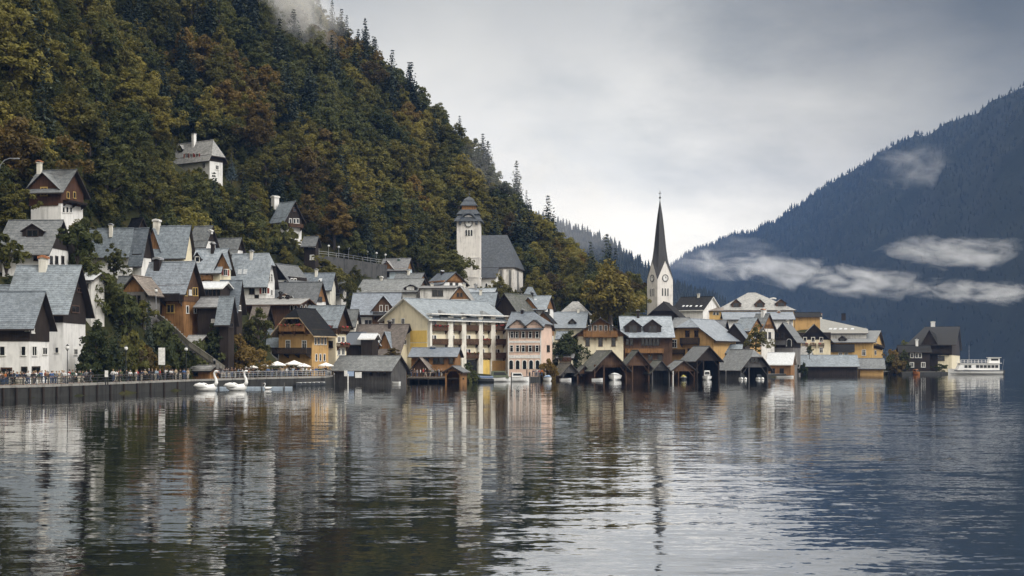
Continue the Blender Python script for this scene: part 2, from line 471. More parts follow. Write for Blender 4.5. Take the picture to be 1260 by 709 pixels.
        gablet(x-w/2, x+w/2, y0, zb, zg, za, mt, rf, 'dormer', (min(w*.55, 1.6), max(.5, hh*.42), st), .25, shed)
    for cc in cross:
        u0, u1, va, vg, mt, rf = cc[:6]
        x0, zg, yy = face('F', u0, vg); x1, _, _ = face('F', u1, vg); za = wz(va, yy)-z0
        zb = cc[6] if len(cc) > 6 else min(zg-.4, he-.6)
        gablet(x0, x1, -.12, zb, zg, za, mt, rf, 'cross_gable', cc[7] if len(cc) > 7 else None, .45)
    rd = (a if ridge == 'F' else b)
    if not chim and cat == 'house' and nm0 in ('house', 'chalet', 'guest_house', 'inn') and L > 5 and random.Random(label).random() < .55:
        rr = random.Random(label+'c'); P0 = (C+b*(D/2) if ridge == 'F' else C-a*(W/2)); t = -L*rr.uniform(.2, .75)*(1 if ridge == 'F' else -1); P = P0+rd*t
        u_, _ = proj((P.x, P.y, 0)); chim = [(u_, HV-(z0+hr+rr.uniform(.5, 1.0)-CAMZ)/P.y*F, .55/P.y*F, WHITE2 if rr.random() < .6 else DARKWOOD, GREYM)]
    for (u, vtop, wpx, mt, cap) in chim:
        P0 = C+b*(D/2) if ridge == 'F' else C-a*(W/2)
        k = kx(u); t = (k*P0.y-P0.x)/(rd.x-k*rd.y); P = P0+rd*t
        w = max(.5, wpx*P.y/F); zt_ = wz(vtop, P.y)-z0
        x, y = (t, D/2) if ridge == 'F' else (-W/2, t)
        q = MB().box(x-w/2, x+w/2, y-.35-w/2, y-.35+w/2, hr-1.6, zt_-.15)
        q.box(x-w/2-.08, x+w/2+.08, y-.35-w/2-.08, y-.35+w/2+.08, zt_-.3, zt_-.18)
        co = T(q).build('chimney', mt, roof_o)
        c2 = MB().slab([[(x-w/2-.15, y-.35-w/2-.15, zt_), (x, y-.35-w/2-.15, zt_+.2), (x, y-.35+w/2+.15, zt_+.2), (x-w/2-.15, y-.35+w/2+.15, zt_)], [(x, y-.35-w/2-.15, zt_+.2), (x+w/2+.15, y-.35-w/2-.15, zt_), (x+w/2+.15, y-.35+w/2+.15, zt_), (x, y-.35+w/2+.15, zt_+.2)]], .14 if w < 1 else .34)
        T(c2).build('chimney_cap', [cap, cap], roof_o)
    for (u, v, w, h) in sky:                                # skylights lying on the front slope
        best = None
        for i in range(200):
            y = D/2*i/200; k = kx(u); Q = C+b*y; x = (k*Q.y-Q.x)/(a.x-k*a.y); P = Q+a*x
            e = abs((wz(v, P.y)-z0)-(he+m*y))
            if best is None or e < best[0]: best = (e, x, y, P.y)
        _, x, y, yy = best; ww = w*yy/F/2; dz = h*yy/F/2; dy = dz/m
        q = MB().slab([[(x-ww, y-dy, he+m*(y-dy)+.1), (x+ww, y-dy, he+m*(y-dy)+.1), (x+ww, y+dy, he+m*(y+dy)+.1), (x-ww, y+dy, he+m*(y+dy)+.1)]], .15)
        T(q).build('skylight', [WHITER, GREYM], roof_o)
    if ctrl:
        CTRL.append((cen.x, cen.y, z0-.2))
        if z0 > 13:
            for f_ in (0, 1): e_ = C-a*(W*f_)-b*1.0; CTRL.append((e_.x, e_.y, z0-.6))
    FOOT.append((cen.x, cen.y, max(W, D)*.6+1.5))
    BBOX.append((min(uL, uC), max(uC, uR), min(vr, ve), vb, Y))
    LAST.update(root=root, face=face, place=place, outset=outset, T=T, off=off, W=W, D=D, he=he, hr=hr, z0=z0, C=C, a=a, b=b, m=m, yaw=-ya)
    return root
# ------------------------------------------------------------------ foliage
def leafm(name, cols, tr=.25, scale=.5):
    m, nt, b = newmat(name)
    oi = nt.nodes.new('ShaderNodeObjectInfo'); p = obco(nt)
    n1 = noise(nt, p, scale, 3, .6); n2 = noise(nt, p, 2.3, 2, .6)
    f = math_(nt, 'MULTIPLY_ADD', n1.outputs[0], .55, math_(nt, 'MULTIPLY_ADD', n2.outputs[0], .3, math_(nt, 'MULTIPLY_ADD', oi.outputs['Random'], .5, -.18)))
    k = len(cols)
    col = ramp(nt, f, [(.28+.5*i/(k-1), c) for i, c in enumerate(cols)])
    nt.links.new(col, b.inputs['Base Color']); b.inputs['Roughness'].default_value = .65
    b.inputs['Specular IOR Level'].default_value = .25
    t = nt.nodes.new('ShaderNodeBsdfTranslucent'); nt.links.new(col, t.inputs['Color'])
    mx = nt.nodes.new('ShaderNodeMixShader'); mx.inputs[0].default_value = tr
    out = nt.nodes['Material Output']
    nt.links.new(b.outputs[0], mx.inputs[1]); nt.links.new(t.outputs[0], mx.inputs[2]); nt.links.new(mx.outputs[0], out.inputs['Surface'])
    return m
LM = {
 'green': leafm('leaves_green', [(.034, .046, .015), (.074, .085, .025), (.125, .125, .034)], .42),
 'olive': leafm('leaves_olive', [(.055, .062, .016), (.125, .12, .028), (.21, .185, .04)], .42),
 'gold': leafm('leaves_golden', [(.07, .07, .017), (.15, .132, .028), (.245, .205, .042)], .42),
 'rust': leafm('leaves_rust', [(.06, .044, .015), (.125, .088, .022), (.20, .13, .03)], .4),
 'conifer': leafm('needles_dark', [(.013, .022, .014), (.026, .038, .024), (.044, .058, .036)], .12),
 'blue': leafm('needles_blue_green', [(.03, .05, .055), (.06, .085, .09), (.09, .12, .125)], .08),
}
LM['far'] = leafm('needles_far', [(.006, .010, .0085), (.012, .018, .014), (.022, .028, .02)], .05)
LEAFGREEN = LM['green']
BARK = timber('bark', (.06, .048, .04))
def quads_mesh(name, c, n, size, mat, asp=1.6):
    N = len(c); t = rng.normal(size=(N, 3)); t -= n*np.sum(t*n, 1)[:, None]; t /= np.linalg.norm(t, axis=1)[:, None]+1e-9
    b = np.cross(n, t); s = size[:, None]
    v = np.stack([c-t*s*asp*.5, c-b*s*.42+t*s*.1, c+t*s*asp*.5, c+b*s*.42+t*s*.1], 1).reshape(-1, 3)
    me = bpy.data.meshes.new(name)
    me.vertices.add(4*N); me.vertices.foreach_set('co', v.ravel())
    me.loops.add(4*N); me.loops.foreach_set('vertex_index', np.arange(4*N, dtype=np.int32))
    me.polygons.add(N); me.polygons.foreach_set('loop_start', np.arange(0, 4*N, 4, dtype=np.int32)); me.polygons.foreach_set('loop_total', np.full(N, 4, np.int32))
    me.materials.append(mat); me.update(calc_edges=True); me.validate(); return me
def broadleaf_crown(name, mat, h=11, r=4.3, nclump=76, per=60, leaf=.38, low=.08, shape=1.0):
    """clumps of leaf faces spread unevenly through a crown volume; unit: metres, base at z=0"""
    zc = h*(.5+low*.5); C = []; Nn = []; S = []
    lobes = [np.append(rng.normal(size=2)*r*.38, zc+rng.uniform(-.38, .36)*h*.8) for _ in range(6)]
    for i in range(nclump):
        lb = lobes[rng.integers(len(lobes))] if rng.random() < .6 else np.array([0, 0, zc])
        d = rng.normal(size=3); d /= np.linalg.norm(d)
        d[2] = d[2]+.06
        rad = rng.uniform(.55, 1.05)**.6
        p = np.array([d[0]*r, d[1]*r, d[2]*h*(.5-low*.5)])*rad*(.62 if lb is not lobes else 1) + (lb if lb[0] or lb[1] else np.array([0, 0, zc]))*1.0
        zn = np.clip(p[2]/h, 0, 1)
        w = np.clip(1.25*math.sin(math.pi*min(1, max(.05, (zn*.85+.14)))), .25, 1.1)
        p[:2] *= w
        p[2] = max(p[2], h*low)
        cr = rng.uniform(.6, 1.25)*r/4.3
        q = rng.normal(size=(per, 3)); q /= np.linalg.norm(q, axis=1)[:, None]; q[:, 2] = np.where(q[:, 2] < -.45, -q[:, 2], q[:, 2])
        rr = cr*rng.uniform(.55, 1.0, per)[:, None]
        C.append(p+q*rr*np.array([1, 1, .9])); o = q*.8+np.array([0, 0, .25])+rng.normal(size=(per, 3))*.45
        Nn.append(o/np.linalg.norm(o, axis=1)[:, None]); S.append(leaf*rng.uniform(.6, 1.35, per))
    return quads_mesh(name, np.concatenate(C), np.concatenate(Nn), np.concatenate(S), mat)
def conifer_crown(name, mat, h=16, r=3.0, layers=24, leaf=.5):
    C = []; Nn = []; S = []
    for i in range(layers):
        f = i/(layers-1); z = h*(.07+.92*f); rr = r*(1-f)**.85*rng.uniform(.8, 1.12)+.12
        nb = max(4, int(11*(1-f)+4)); a0 = rng.uniform(0, 6.28)
        for k in range(nb):
            a = a0+6.283*k/nb+rng.uniform(-.2, .2); L = rr*rng.uniform(.7, 1.1); m = max(2, int(L/.3))
            t = np.linspace(.18, 1, m)
            droop = -.28*L*t**1.6+.10*L*np.sin(t*3)
            p = np.stack([np.cos(a)*L*t, np.sin(a)*L*t, z+droop], 1)
            p = np.repeat(p, 2, 0)+rng.normal(size=(2*m, 3))*np.array([.16, .16, .08])
            o = np.array([np.cos(a)*.35, np.sin(a)*.35, .8])+rng.normal(size=(2*m, 3))*.4
            C.append(p); Nn.append(o/np.linalg.norm(o, axis=1)[:, None]); S.append(leaf*rng.uniform(.7, 1.3, 2*m)*(1-.4*f))
    return quads_mesh(name, np.concatenate(C), np.concatenate(Nn), np.concatenate(S), mat, 2.0)
def trunk_mesh(h, r, limbs=True):
    m = MB(); m.tube([(0, 0, -1.5), (.05*r, 0, h*.3), (.1, .05, h*.62), (.05, .1, h*.86)], [r*1.25, r, r*.6, r*.15], 7)
    if limbs:
        rr = random.Random(int(h*100))
        for i in range(7):
            a = i*2.4; z = h*rr.uniform(.28, .6); L = h*rr.uniform(.22, .34)
            m.tube([(0, 0, z), (math.cos(a)*L*.5, math.sin(a)*L*.5, z+L*.45), (math.cos(a)*L, math.sin(a)*L, z+L*.7)], [r*.45, r*.28, r*.06], 5)
    return m.mesh('trunk', [BARK])
CROWNS = {}
for kd in ('green', 'olive', 'gold', 'rust'):
    CROWNS[kd] = [broadleaf_crown('crown', LM[kd], h, r) for h, r in ((11.5, 4.2), (13, 4.0), (10.5, 4.6))]
CROWNS['conifer'] = [conifer_crown('crown', LM['conifer'], 17, 3.1), conifer_crown('crown', LM['conifer'], 18, 2.7), conifer_crown('crown', LM['conifer'], 15, 3.3)]
CROWNS['blue'] = [conifer_crown('crown', LM['blue'], 9, 3.0, 18, .45)]
BIG = broadleaf_crown('crown', leafm('leaves_golden_green', [(.11, .095, .02), (.23, .175, .03), (.33, .24, .045)], .3, .3), 15, 6.6, 190, 46, .55, .04)
BASEH = {'green': (11.5, 13, 10.5), 'olive': (11.5, 13, 10.5), 'gold': (11.5, 13, 10.5), 'rust': (11.5, 13, 10.5), 'conifer': (17, 18, 15), 'blue': (9,)}
TRUNK = {'b': trunk_mesh(11, .28), 'c': trunk_mesh(15, .22, False), 'big': trunk_mesh(14, .5)}
def tree(name, label, kd, p, h, rz=None, group=None, v=None, wide=1.0, cat='tree', big=False):
    v = random.randrange(len(CROWNS[kd])) if v is None else v
    bh = 15 if big else BASEH[kd][v]; s = h/bh
    t = thing(name, label, cat, p, random.uniform(0, 6.28) if rz is None else rz, group)
    t.scale = (s*wide, s*wide, s)
    link('trunk', TRUNK['big' if big else ('c' if kd in ('conifer', 'blue') else 'b')], t)
    link('crown', BIG if big else CROWNS[kd][v], t)
    return t
BUSHM = {}
def bush(label, kd, p, r, h, group=None, name='bush'):
    k = kd
    if k not in BUSHM:
        BUSHM[k] = broadleaf_crown('foliage', LM[kd], 3.0, 1.9, 30, 40, .3, .02)
    t = thing(name, label, 'bush', p, random.uniform(0, 6.28), group)
    t.scale = (r/1.9, r/1.9, h/3.0)
    link('foliage', BUSHM[k], t)
    if 'stem' not in BUSHM:
        q = MB()
        for i in range(5):
            a = i*1.26; q.tube([(0, 0, -.6), (math.cos(a)*.4, math.sin(a)*.4, .9), (math.cos(a)*.9, math.sin(a)*.9, 1.9)], [.07, .05, .015], 5)
        BUSHM['stem'] = q.mesh('stems', [BARK])
    link('stems', BUSHM['stem'], t)
    return t

# ------------------------------------------------------------------ the houses (corner columns and heights read off the photograph)
H = house
W_ = 'w'
# steep bank, beside the quay
H('lake_house', 'tall white lake house with steep slate roof and orange-capped chimney', 14, 77, 105, 193, 471, 377, 327, 0, upper=DARKWOOD, vt=397, roof=SLATE, ov=1.0, og=1.1,
  wins=[('R', 93, 433, 4, 6, 'w'), ('R', 92, 380, 9, 7, 'b'), ('R', 97, 357, 5, 3, 'b'), ('F', 70, 431, 4, 6, 'w'), ('R', 93, 466, 6, 9, 'd')], chim=[(54.5, 316, 9, WHITE2, BRICK)])
H('lake_house', 'low white quay house with black timber gable and paired windows', -40, 36, 60, 182, 473, 396, 359, 2, upper=DARKWOOD, vt=420, roof=SLATE, ov=.8, og=.9,
  wins=[('F', (3,), 432, 6, 10, 'w'), ('F', (29,), 432, 5, 10, 'w'), ('R', 42, 432, 5, 10, 'w'), ('R', 55, 432, 5, 7, 'w'), ('F', (8, ), 458, 11, 9, 'b'), ('F', 30, 458, 6, 11, 'd'), ('R', 44, 458, 9, 11, 'd'), ('F', 34, 403, 2, 9, 'p'), ('R', 39.5, 403, 3, 12, 'p')])
H('chalet', 'old chalet with dormered grey roof behind the tall white lake house', 3, 57, 84, 212, 333, 303, 271, 5, wall=WHITE, upper=DARKWOOD, vt=304, roof=SLATE2, ov=1.3, og=1.0,
  dorm=[(40, 291, 275, 26, DARKWOOD, SLATE2, 'd')], wins=[('R', (63, 69.5, 77), 320, 2.5, 8, 'd'), ('F', (20, 44), 317, 4, 7, 'b')])
H('chalet', 'dark timber chalet on white base high on the slope, yellow window in gable', 38, 75, 102, 226, 274, 231, 209, 12, upper=REDBROWN, vt=250, roof=SLATE2, ov=.9, og=.9,
  cross=[(36, 72, 213, 231, REDBROWN, SLATE2, 2.75)], wins=[('F', 54.5, 236, 7, 9, 'y'), ('R', (83, 91), 240, 2.5, 7, 'y'), ('R', (78, 82.5, 87), 258, 2.5, 6, 'w')], balc=[('R', 77, 100, 246, 252, 1.0, DARKWOOD)], chim=[(50, 199, 5, WHITE2, BRICK)])
H('chalet', 'white house with half-hipped light slate roof highest up the wooded slope', 214, 258, 274, 326, 216, 190, 172, 35, ext=3, upper=DARKWOOD, vt=198, roof=PALEG, ov=.9, og=.8, hipv=.75,
  wins=[('F', (230, 236, 243), 192, 3, 5, 'r'), ('R', 267, 206, 3, 5, 'w'), ('F', 251, 204, 3, 6, 'w')], chim=[(240, 164, 4, WHITE, DARKR)], dorm=[(222, 187, 178, 8, DARKWOOD, PALEG, 'd')])
H('chalet', 'small balcony chalet with white chimney among trees above the white house', 336, 351, 371, 330, 292, 267, 248, 45, upper=DARKWOOD, vt=279, roof=SLATE, ov=.8, og=.8,
  wins=[('R', (357, 362, 366), 272, 2.5, 5, 'w'), ('R', 362, 258, 3, 4, 'b')], balc=[('R', 353, 370, 275, 280, 1.0, BROWN)], chim=[(340, 242, 7, WHITE, WTRIM)])
H('timber_hut', 'narrow black timber hut with white windows at the end of the lamp-lined wall', 374, 388, 392, 318, 323, 297, 291, 20, wall=DARKWOOD, roof=SLATE2, ov=.8, og=.5,
  wins=[('F', (381.5, 386.5), 302, 2.6, 5, 'p'), ('F', 384, 317, 4, 5, 'p')])
# the stepped cluster of slate roofs
H('house', 'white cottage under a pale slate roof half hidden by a tree', 112, 159, 163, 252, 345, 299, 281, 8, roof=SLATE, wins=[('F', (128, 140), 307, 3, 5, 'b')])
H('house', 'slim house with steep slate roof and black gable beside the pale slate cottage', 163, 174, 186, 244, 346, 312, 281, 22, roof=SLATE, upper=DARKWOOD, vt=317, wins=[('F', 168, 325, 3, 5, 'd')], ov=.7)
H('house', 'cream house with broad slate roof and small orange side gable', 187, 227, 236, 258, 346, 304, 278, 10, wall=CREAM, roof=SLATE, ov=.9,
  cross=[(181, 197, 281, 303, ORANGEW, SLATE)], wins=[('F', 201, 314, 5, 8, 'w'), ('F', 213, 314, 5, 8, 'w')], chim=[(194, 271, 7, WHITE2, WTRIM)])
H('barn', 'small dark barn gable poking up behind the broad slate roof', 158, 168, 180, 272, 300, 281, 268, 40, wall=DARKWOOD, roof=DARKR)
H('house', 'white house with square slate roof and black gable beside the broad slate roof', 236, 253, 265, 268, 320, 296, 278, 25, roof=SLATE2, upper=DARKWOOD, wins=[('F', 247, 302, 3, 4, 'd')], chim=[(261, 284, 3, WHITE, WTRIM)])
H('house', 'plain grey-roofed house uphill of the hanging flower balcony house', 262, 290, 299, 292, 325, 307, 293, 18, roof=SLATE2, upper=DARKWOOD, wins=[('F', 282, 311, 6, 4, 'd')])
H('chalet', 'large brown chalet with pale blue roof, long dark veranda and round white disc', 180, 226, 244, 228, 402, 350, 322, 18, wall=ORANGEW, upper=BROWN, vt=371, roof=PALER, ov=1.0, og=.9,
  wins=[('F', 210, 380, 8, 9, 'y'), ('F', 197, 381, 3, 9, 'b'), ('R', (228, 238, 241), 359, 2.5, 9, 'y'), ('R', (230.5, 240), 381, 2.5, 8, 'w'), ('R', 233.5, 360, 2.5, 5, 'p')],
  balc=[('F', 183, 225, 362, 370, 1.1, DARKWOOD)], chim=[(196, 318, 8, DARKWOOD, GREYM)])
H('annex', 'small brown boarded annex with curved porch roof beside the large brown chalet', 152, 179, 182, 222, 392, 356, 339, 8, ridge='R', D=6, wall=STONE, upper=ORANGEW, vt=359, roof=BROWNR, ov=.8, og=.8,
  wins=[('F', (156, 161, 166, 171), 371, 3.2, 14, 'd')])
H('house', 'cream and orange house with white dormer and red-brown balcony gable', 238, 271, 284, 245, 354, 327, 306, 14, wall=CREAM, roof=PALER, ov=.9,
  dorm=[(243, 322, 310, 9, DARKWOOD, SLATE, 'w')], cross=[(268, 282, 311, 326, ORANGEW, SLATE)], wins=[('F', 255, 336, 4, 6, 'w'), ('R', 277, 335, 4, 7, 'r')], balc=[('F', 250, 262, 339.5, 344, .8, ORANGEW)])
H('shed', 'glazed garden room under a white sheet roof below the cream and orange house', 245, 271, 274, 234, 366, 353, 347, 8, wall=DARKWOOD, roof=WHITER, rim=WTRIM, ov=.5, D=5, wins=[('F', (249, 254, 259, 264, 269), 359.5, 3.6, 9, 'd')])
H('shed', 'black timber shed with low pale roof under the glazed garden room', 243, 271, 274, 229, 402, 376, 366, 8, wall=DARKWOOD, roof=PALEG, ov=.6, D=6, wins=[('F', 262, 395, 2, 4, 'p')])
H('barn', 'dark barn with tall grey roof slope beside the glazed garden room', 271, 291, 298, 238, 402, 370, 345, 14, wall=DARKWOOD, roof=SLATE, wins=[('R', 294, 379, 3, 5, 'w')], chim=[(275, 352, 3, GREYM, GREYM)])
H('barn', 'narrow black barn with steep slate roof in front of the taller grey barn', 270, 281, 288, 226, 408, 386, 365, 14, wall=DARKWOOD, roof=SLATE, wins=[('R', 284, 400, 4, 4, 'd')])
H('house', 'white house with big pale blue half-hipped roof and red shutters', 284, 327, 338, 284, 374, 343, 312, 12, roof=PALER, ov=.8, og=.7, hipv=.35,
  wins=[('F', 310, 358, 5, 7, 'd'), ('F', 325.5, 358, 5, 7, 'r'), ('F', 316, 366, 4, 5, 'd'), ('R', (331, 334), 342, 1.8, 9, 'w'), ('R', 334, 360, 2, 6, 'w')], sky=[(295, 335, 5, 6), (301.5, 335, 5, 6)])
H('house', 'white-walled house with broad dark gable behind the red-shuttered white house', 329, 357, 377, 298, 372, 344, 325, 22, ridge='R', roof=SLATE2, upper=DARKWOOD, vt=340, ov=1.0, og=1.3, wins=[('R', (359, 363), 346, 2.5, 6, 'w'), ('F', 351, 349, 3, 7, 'w')])
H('house', 'long grey-roofed house with tall white gable end near the yellow bushes', 372, 406, 413, 304, 378, 352, 336, 10, roof=SLATE, wins=[('F', 393, 346, 0.9, 1, 'w')], sky=[(394, 346, 4, 6)], wall=WHITE2)
H('house', 'house with long two-step grey roof and orange timber gable', 337, 387, 401, 286, 382, 370, 347, 14, upper=ORANGEW, roof=SLATE2, ov=.9, dorm=[(350, 369, 361, 16, ORANGEW, BROWNR, 'w'), (359, 371, 364, 6, DARKWOOD, SLATE2, 'w')], wins=[('R', 393, 368, 5, 5, 'd')])
H('house', 'wide timber house with nearly flat pale roof and three arched windows', 300, 366, 388, 272, 402, 373, 367.5, 10, wall=BROWN, roof=PALEG, rim=BROWN, ov=1.2, og=1.0, D=9, wins=[('F', (371-12, 376-12), 379, 3, 6, 'a'), ('R', (371, 376, 381), 379, 2.4, 7, 'a')], chim=[(346, 360, 3, DARKWOOD, DARKR), (355, 364, 3, DARKWOOD, DARKR)])
H('shed', 'pair-roofed dark shed tucked behind the ochre balcony house', 310, 325, 333, 268, 412, 392, 377, 15, wall=DARKWOOD, roof=BROWNR)
H('guest_house', 'ochre guest house with half-hipped dark roof, wooden loggia and white-framed doors', 343, 384, 404, 258, 470, 405, 379, 26, ridge='R', wall=OCHRE, upper=BROWN, vt=411, roof=DARKR, rim=LIGHTW, ov=1.2, og=1.3, hipv=.35,
  wins=[('F', (354.5, 374.5), 424, 4.5, 9, 'w'), ('F', (357, 366), 396, 4, 5, 'd'), ('R', (388, 392, 396, 400), 420, 2, 8, 'w'), ('R', (389, 394, 399), 440, 2, 8, 'w')],
  balc=[('F', 348, 379, 399.5, 407, 1.2, ORANGEW, True), ('F', 341, 383, 428, 435, 1.6, DARKWOOD)])
H('white_annex', 'small white annex wall behind the ochre guest house', 332, 345, 347, 264, 470, 414, 405, 10, roof=SLATE, wins=[('F', 342, 421, 2.5, 6, 'd')])
H('guest_house', 'timber-topped cream guest house with red flower balconies and yellow window', 378, 413, 426, 266, 470, 394, 376, 22, wall=CREAM, upper=BROWN, vt=411, roof=SLATE, ov=1.1, og=1.0,
  wins=[('F', 391, 396, 6, 7, 'y'), ('R', (417, 422), 418, 3, 6, 'w'), ('R', (417, 422), 433, 3, 7, 'w'), ('F', (400, 407), 424, 4, 7, 'd')], balc=[('F', 397, 412.5, 401, 408, 1.0, BROWN, True), ('R', 414, 426, 422, 426.5, .7, BROWN, True), ('R', 415, 426, 402, 407, .8, BROWN, True)])
# the middle of the village
H('house', 'white house with wide slate roof and dark timber front gable beside the cream hotel', 436, 486, 492, 300, 424, 383, 361, 0, D=12, upper=BROWN, vt=390, roof=PALER, ov=1.2, og=1.0,
  cross=[(458, 486, 364, 381, BROWN, PALER, .0, (1.6, 1.2, 'w'))], wins=[('F', (451, 455.5), 397, 3, 5, 'd'), ('F', (469, 476), 379.5, 3, 7, 'w')], balc=[('F', 460, 485, 384, 389, 1.0, DARKWOOD)])
H('house', 'long low grey-tiled house with brown boarded end above the wide slate roof', 441, 512, 527, 322, 372, 357, 343, 15, roof=SLATE2, upper=BROWN, wins=[('F', 450, 360, 3, 3, 'w')], chim=[(470, 341, 3, WHITE2, WTRIM)], dorm=[(505, 357, 350, 15, DARKWOOD, DARKR, 'p')])
H('house', 'short grey roof with orange timber gable below the churchyard', 484, 513, 526, 334, 366, 348, 336, 20, roof=SLATE2, upper=ORANGEW, wins=[('R', 519, 347, 3, 3, 'd')])
H('house', 'small pale blue house with two orange boarded gables under the street lamps', 470, 499, 507, 342, 344, 330, 318, 15, wall=PALEBLUE, upper=ORANGEW, roof=PALEG, cross=[(469, 484, 321, 330, ORANGEW, PALEG, 2.3)], wins=[('F', 476.5, 338, 4, 5, 'd'), ('R', 500.5, 336, 2.5, 3, 'd')], chim=[(491.5, 319, 2.5, plain('copper_green', (.12, .2, .17)), GREYM)], ov=.6)
H('house', 'orange-gabled house with slate roof at the foot of the church tower', 526, 546, 573, 338, 372, 347, 335, 55, roof=SLATE, upper=ORANGEW, vt=345, wins=[('F', (536, 541), 350, 2.4, 4, 'd'), ('R', (555, 562), 350, 2.4, 3, 'd')], ov=.8)
H('house', 'flat-roofed grey house squeezed between slate roofs above the cream hotel', 517, 560, 566, 318, 378, 354, 352, 5, D=8, wall=OLDWHITE, roof=PALEG, ov=.4, og=.3, wins=[('F', (535, 542), 361, 5, 6, 'd')])
H('house', 'small house with orange gable and two little windows above the cream hotel', 555, 577, 580, 312, 380, 366, 352, 8, ridge='R', D=9, upper=ORANGEW, roof=PALEG, vt=368, wins=[('F', (563.5, 567.8), 363, 1.8, 4.5, 'b')], ov=.5, og=.4)
H('house', 'house with pale blue-white sheet roof just below the white church', 574, 603, 613, 322, 382, 366, 355, 12, roof=PALER, wins=[('R', 607, 362, 2, 3, 'd')], ov=.5, chim=[(586, 350, 3, GREYM, GREYM)])
H('house', 'slate-roofed house joined behind the cream hotel roof', 568, 606, 612, 316, 410, 376, 360, 10, roof=SLATE, upper=DARKWOOD)
H('barn', 'steep mossy dark roof wedged between the cream hotel and the pink house', 604, 640, 656, 316, 424, 387, 361, 35, ridge='R', D=10, wall=DARKWOOD, roof=MOSSR, ov=1.0)
H('house', 'house with orange boarded gable and lilac-grey roof below the gothic windows', 628, 670, 681, 322, 388, 379, 364, 14, upper=ORANGEW, roof=SLATE, cross=[(640, 661, 366, 379, ORANGEW, SLATE)], wins=[('R', 675, 383, 2, 4, 'd')], sky=[(659, 369, 3, 1.6)])
H('shed', 'little round-topped orange boarded gable beside the roof of the pink house', 660, 677, 680, 318, 402, 393, 383.5, 10, ridge='R', D=6, ext=2, wall=ORANGEW, roof=DARKR, ov=.7)
H('chapel', 'tiny white turret with pointed slate cap beside the church choir', 646, 656, 658.5, 345, 370, 361, 353, 10, roof=SLATE, hipv=1, hipb=1, ov=.5, og=.5)
H('house', 'cream house with long dark-eaved slate roof behind dark trees', 680, 718, 724, 332, 428, 402, 384, 6, wall=CREAM, roof=SLATE, ov=1.0, dorm=[(704, 399, 392, 8, DARKWOOD, DARKR, 'd')])
H('house', 'house with pale hipped roof rising behind the long dark-eaved roof', 688, 722, 728, 352, 398, 386, 371, 10, roof=PALEG, hipv=1, hipb=1)
H('chalet', 'cream house with wide carved wooden gable balcony beside the big golden tree', 711, 767, 772, 322, 466, 410, 391, 4, ridge='R', D=15, wall=CREAM, upper=ORANGEW, vt=414, roof=PALER, ov=1.2, og=1.4,
  wins=[('F', (723, 739, 755), 421, 4, 9, 'b'), ('F', (726, 732.5, 739, 745.5, 752), 404, 3.4, 6.5, 'w')], balc=[('F', 718, 760, 407, 414.5, 1.1, ORANGEW)])
H('inn', 'brown timber inn with two gabled dormers in a pale blue roof', 767, 827, 831, 330, 466, 411, 389.5, 0, D=13, wall=BROWN, upper=BROWN, vt=432, roof=PALER, ov=1.3,
  dorm=[(779, 409, 393, 20, DARKWOOD, SLATE, 'd'), (803, 409, 393, 21, DARKWOOD, SLATE, 'd')], wins=[('F', (772, 777), 421, 3, 7, 'd'), ('F', (791, 795.6, 800.2, 804.8, 809.4), 421, 3, 8, 'd'), ('F', (774, 786, 800, 812), 440, 4, 6, 'd')], balc=[('F', 769, 816, 429, 434, .9, ORANGEW)], chim=[(785, 382, 3, DARKWOOD, GREYM)])
H('chalet', 'ochre chalet with half-hipped gable, brown balcony and white-framed door', 818, 878, 906, 340, 466, 415, 392, 30, ridge='R', wall=OCHRE, upper=OCHRE, vt=424, roof=PALER, rim=TRIM, ov=1.2, og=1.4, hipv=.4,
  wins=[('F', (846, 857), 411, 4, 7, 'b'), ('F', 830, 423, 5, 9, 'w'), ('F', (849, 862, 872), 432, 4, 5, 'd')], balc=[('F', 839, 861, 416, 423, 1.2, DARKWOOD), ('F', 822, 843, 430, 435, 1.0, DARKWOOD)], chim=[(881, 400, 5, DARKWOOD, WTRIM)])
H('barn', 'black boarded barn with tall gable behind the ochre chalet', 890, 917, 922, 352, 440, 415, 398, 20, ridge='R', D=10, wall=DARKWOOD, roof=SLATE, ov=.8)
H('house', 'narrow house with orange gable and white awning uphill of the black barn', 905, 922, 938, 358, 440, 405, 391, 40, wall=OCHRE, roof=SLATE, upper=ORANGEW, ov=.6, wins=[('R', 929, 413, 4, 6, 'w')])
H('house', 'weathered white house with brick gable and peeling wall', 924, 937, 953, 362, 440, 404, 386, 45, wall=OLDWHITE, upper=ORANGEW, vt=399, roof=SLATE2, wins=[('R', (942, 947), 413, 2.5, 7, 'd'), ('F', 931, 412, 2.5, 6, 'd')], chim=[(940, 381, 4, WHITE, BRICK)])
H('chalet', 'dark chalet with white railing and arched white doorway beside the cream gable', 951, 976, 985, 372, 442, 414, 397, 20, ridge='R', wall=STONE, upper=DARKWOOD, vt=428, roof=SLATE2, ov=1.2, og=1.2, balc=[('F', 952, 968, 419, 424, 1.0, GREYW)], wins=[('F', 971, 422, 5, 9, 'a'), ('F', (957, 963), 413, 3, 5, 'd')])
H('villa', 'large villa with light hipped roof and three brown dormers', 884, 977, 984, 402, 400, 380, 360, 4, wall=OCHRE2, roof=PALEG, hipv=1, hipb=1, kh=1.0, D=24, ov=1.0,
  dorm=[(906, 378, 368, 11, BROWN, BROWNR, 'd'), (935, 378, 368, 11, BROWN, BROWNR, 'd'), (961, 377, 368, 12, BROWN, BROWNR, 'd')], chim=[(951, 367, 6, WHITE, WTRIM)])
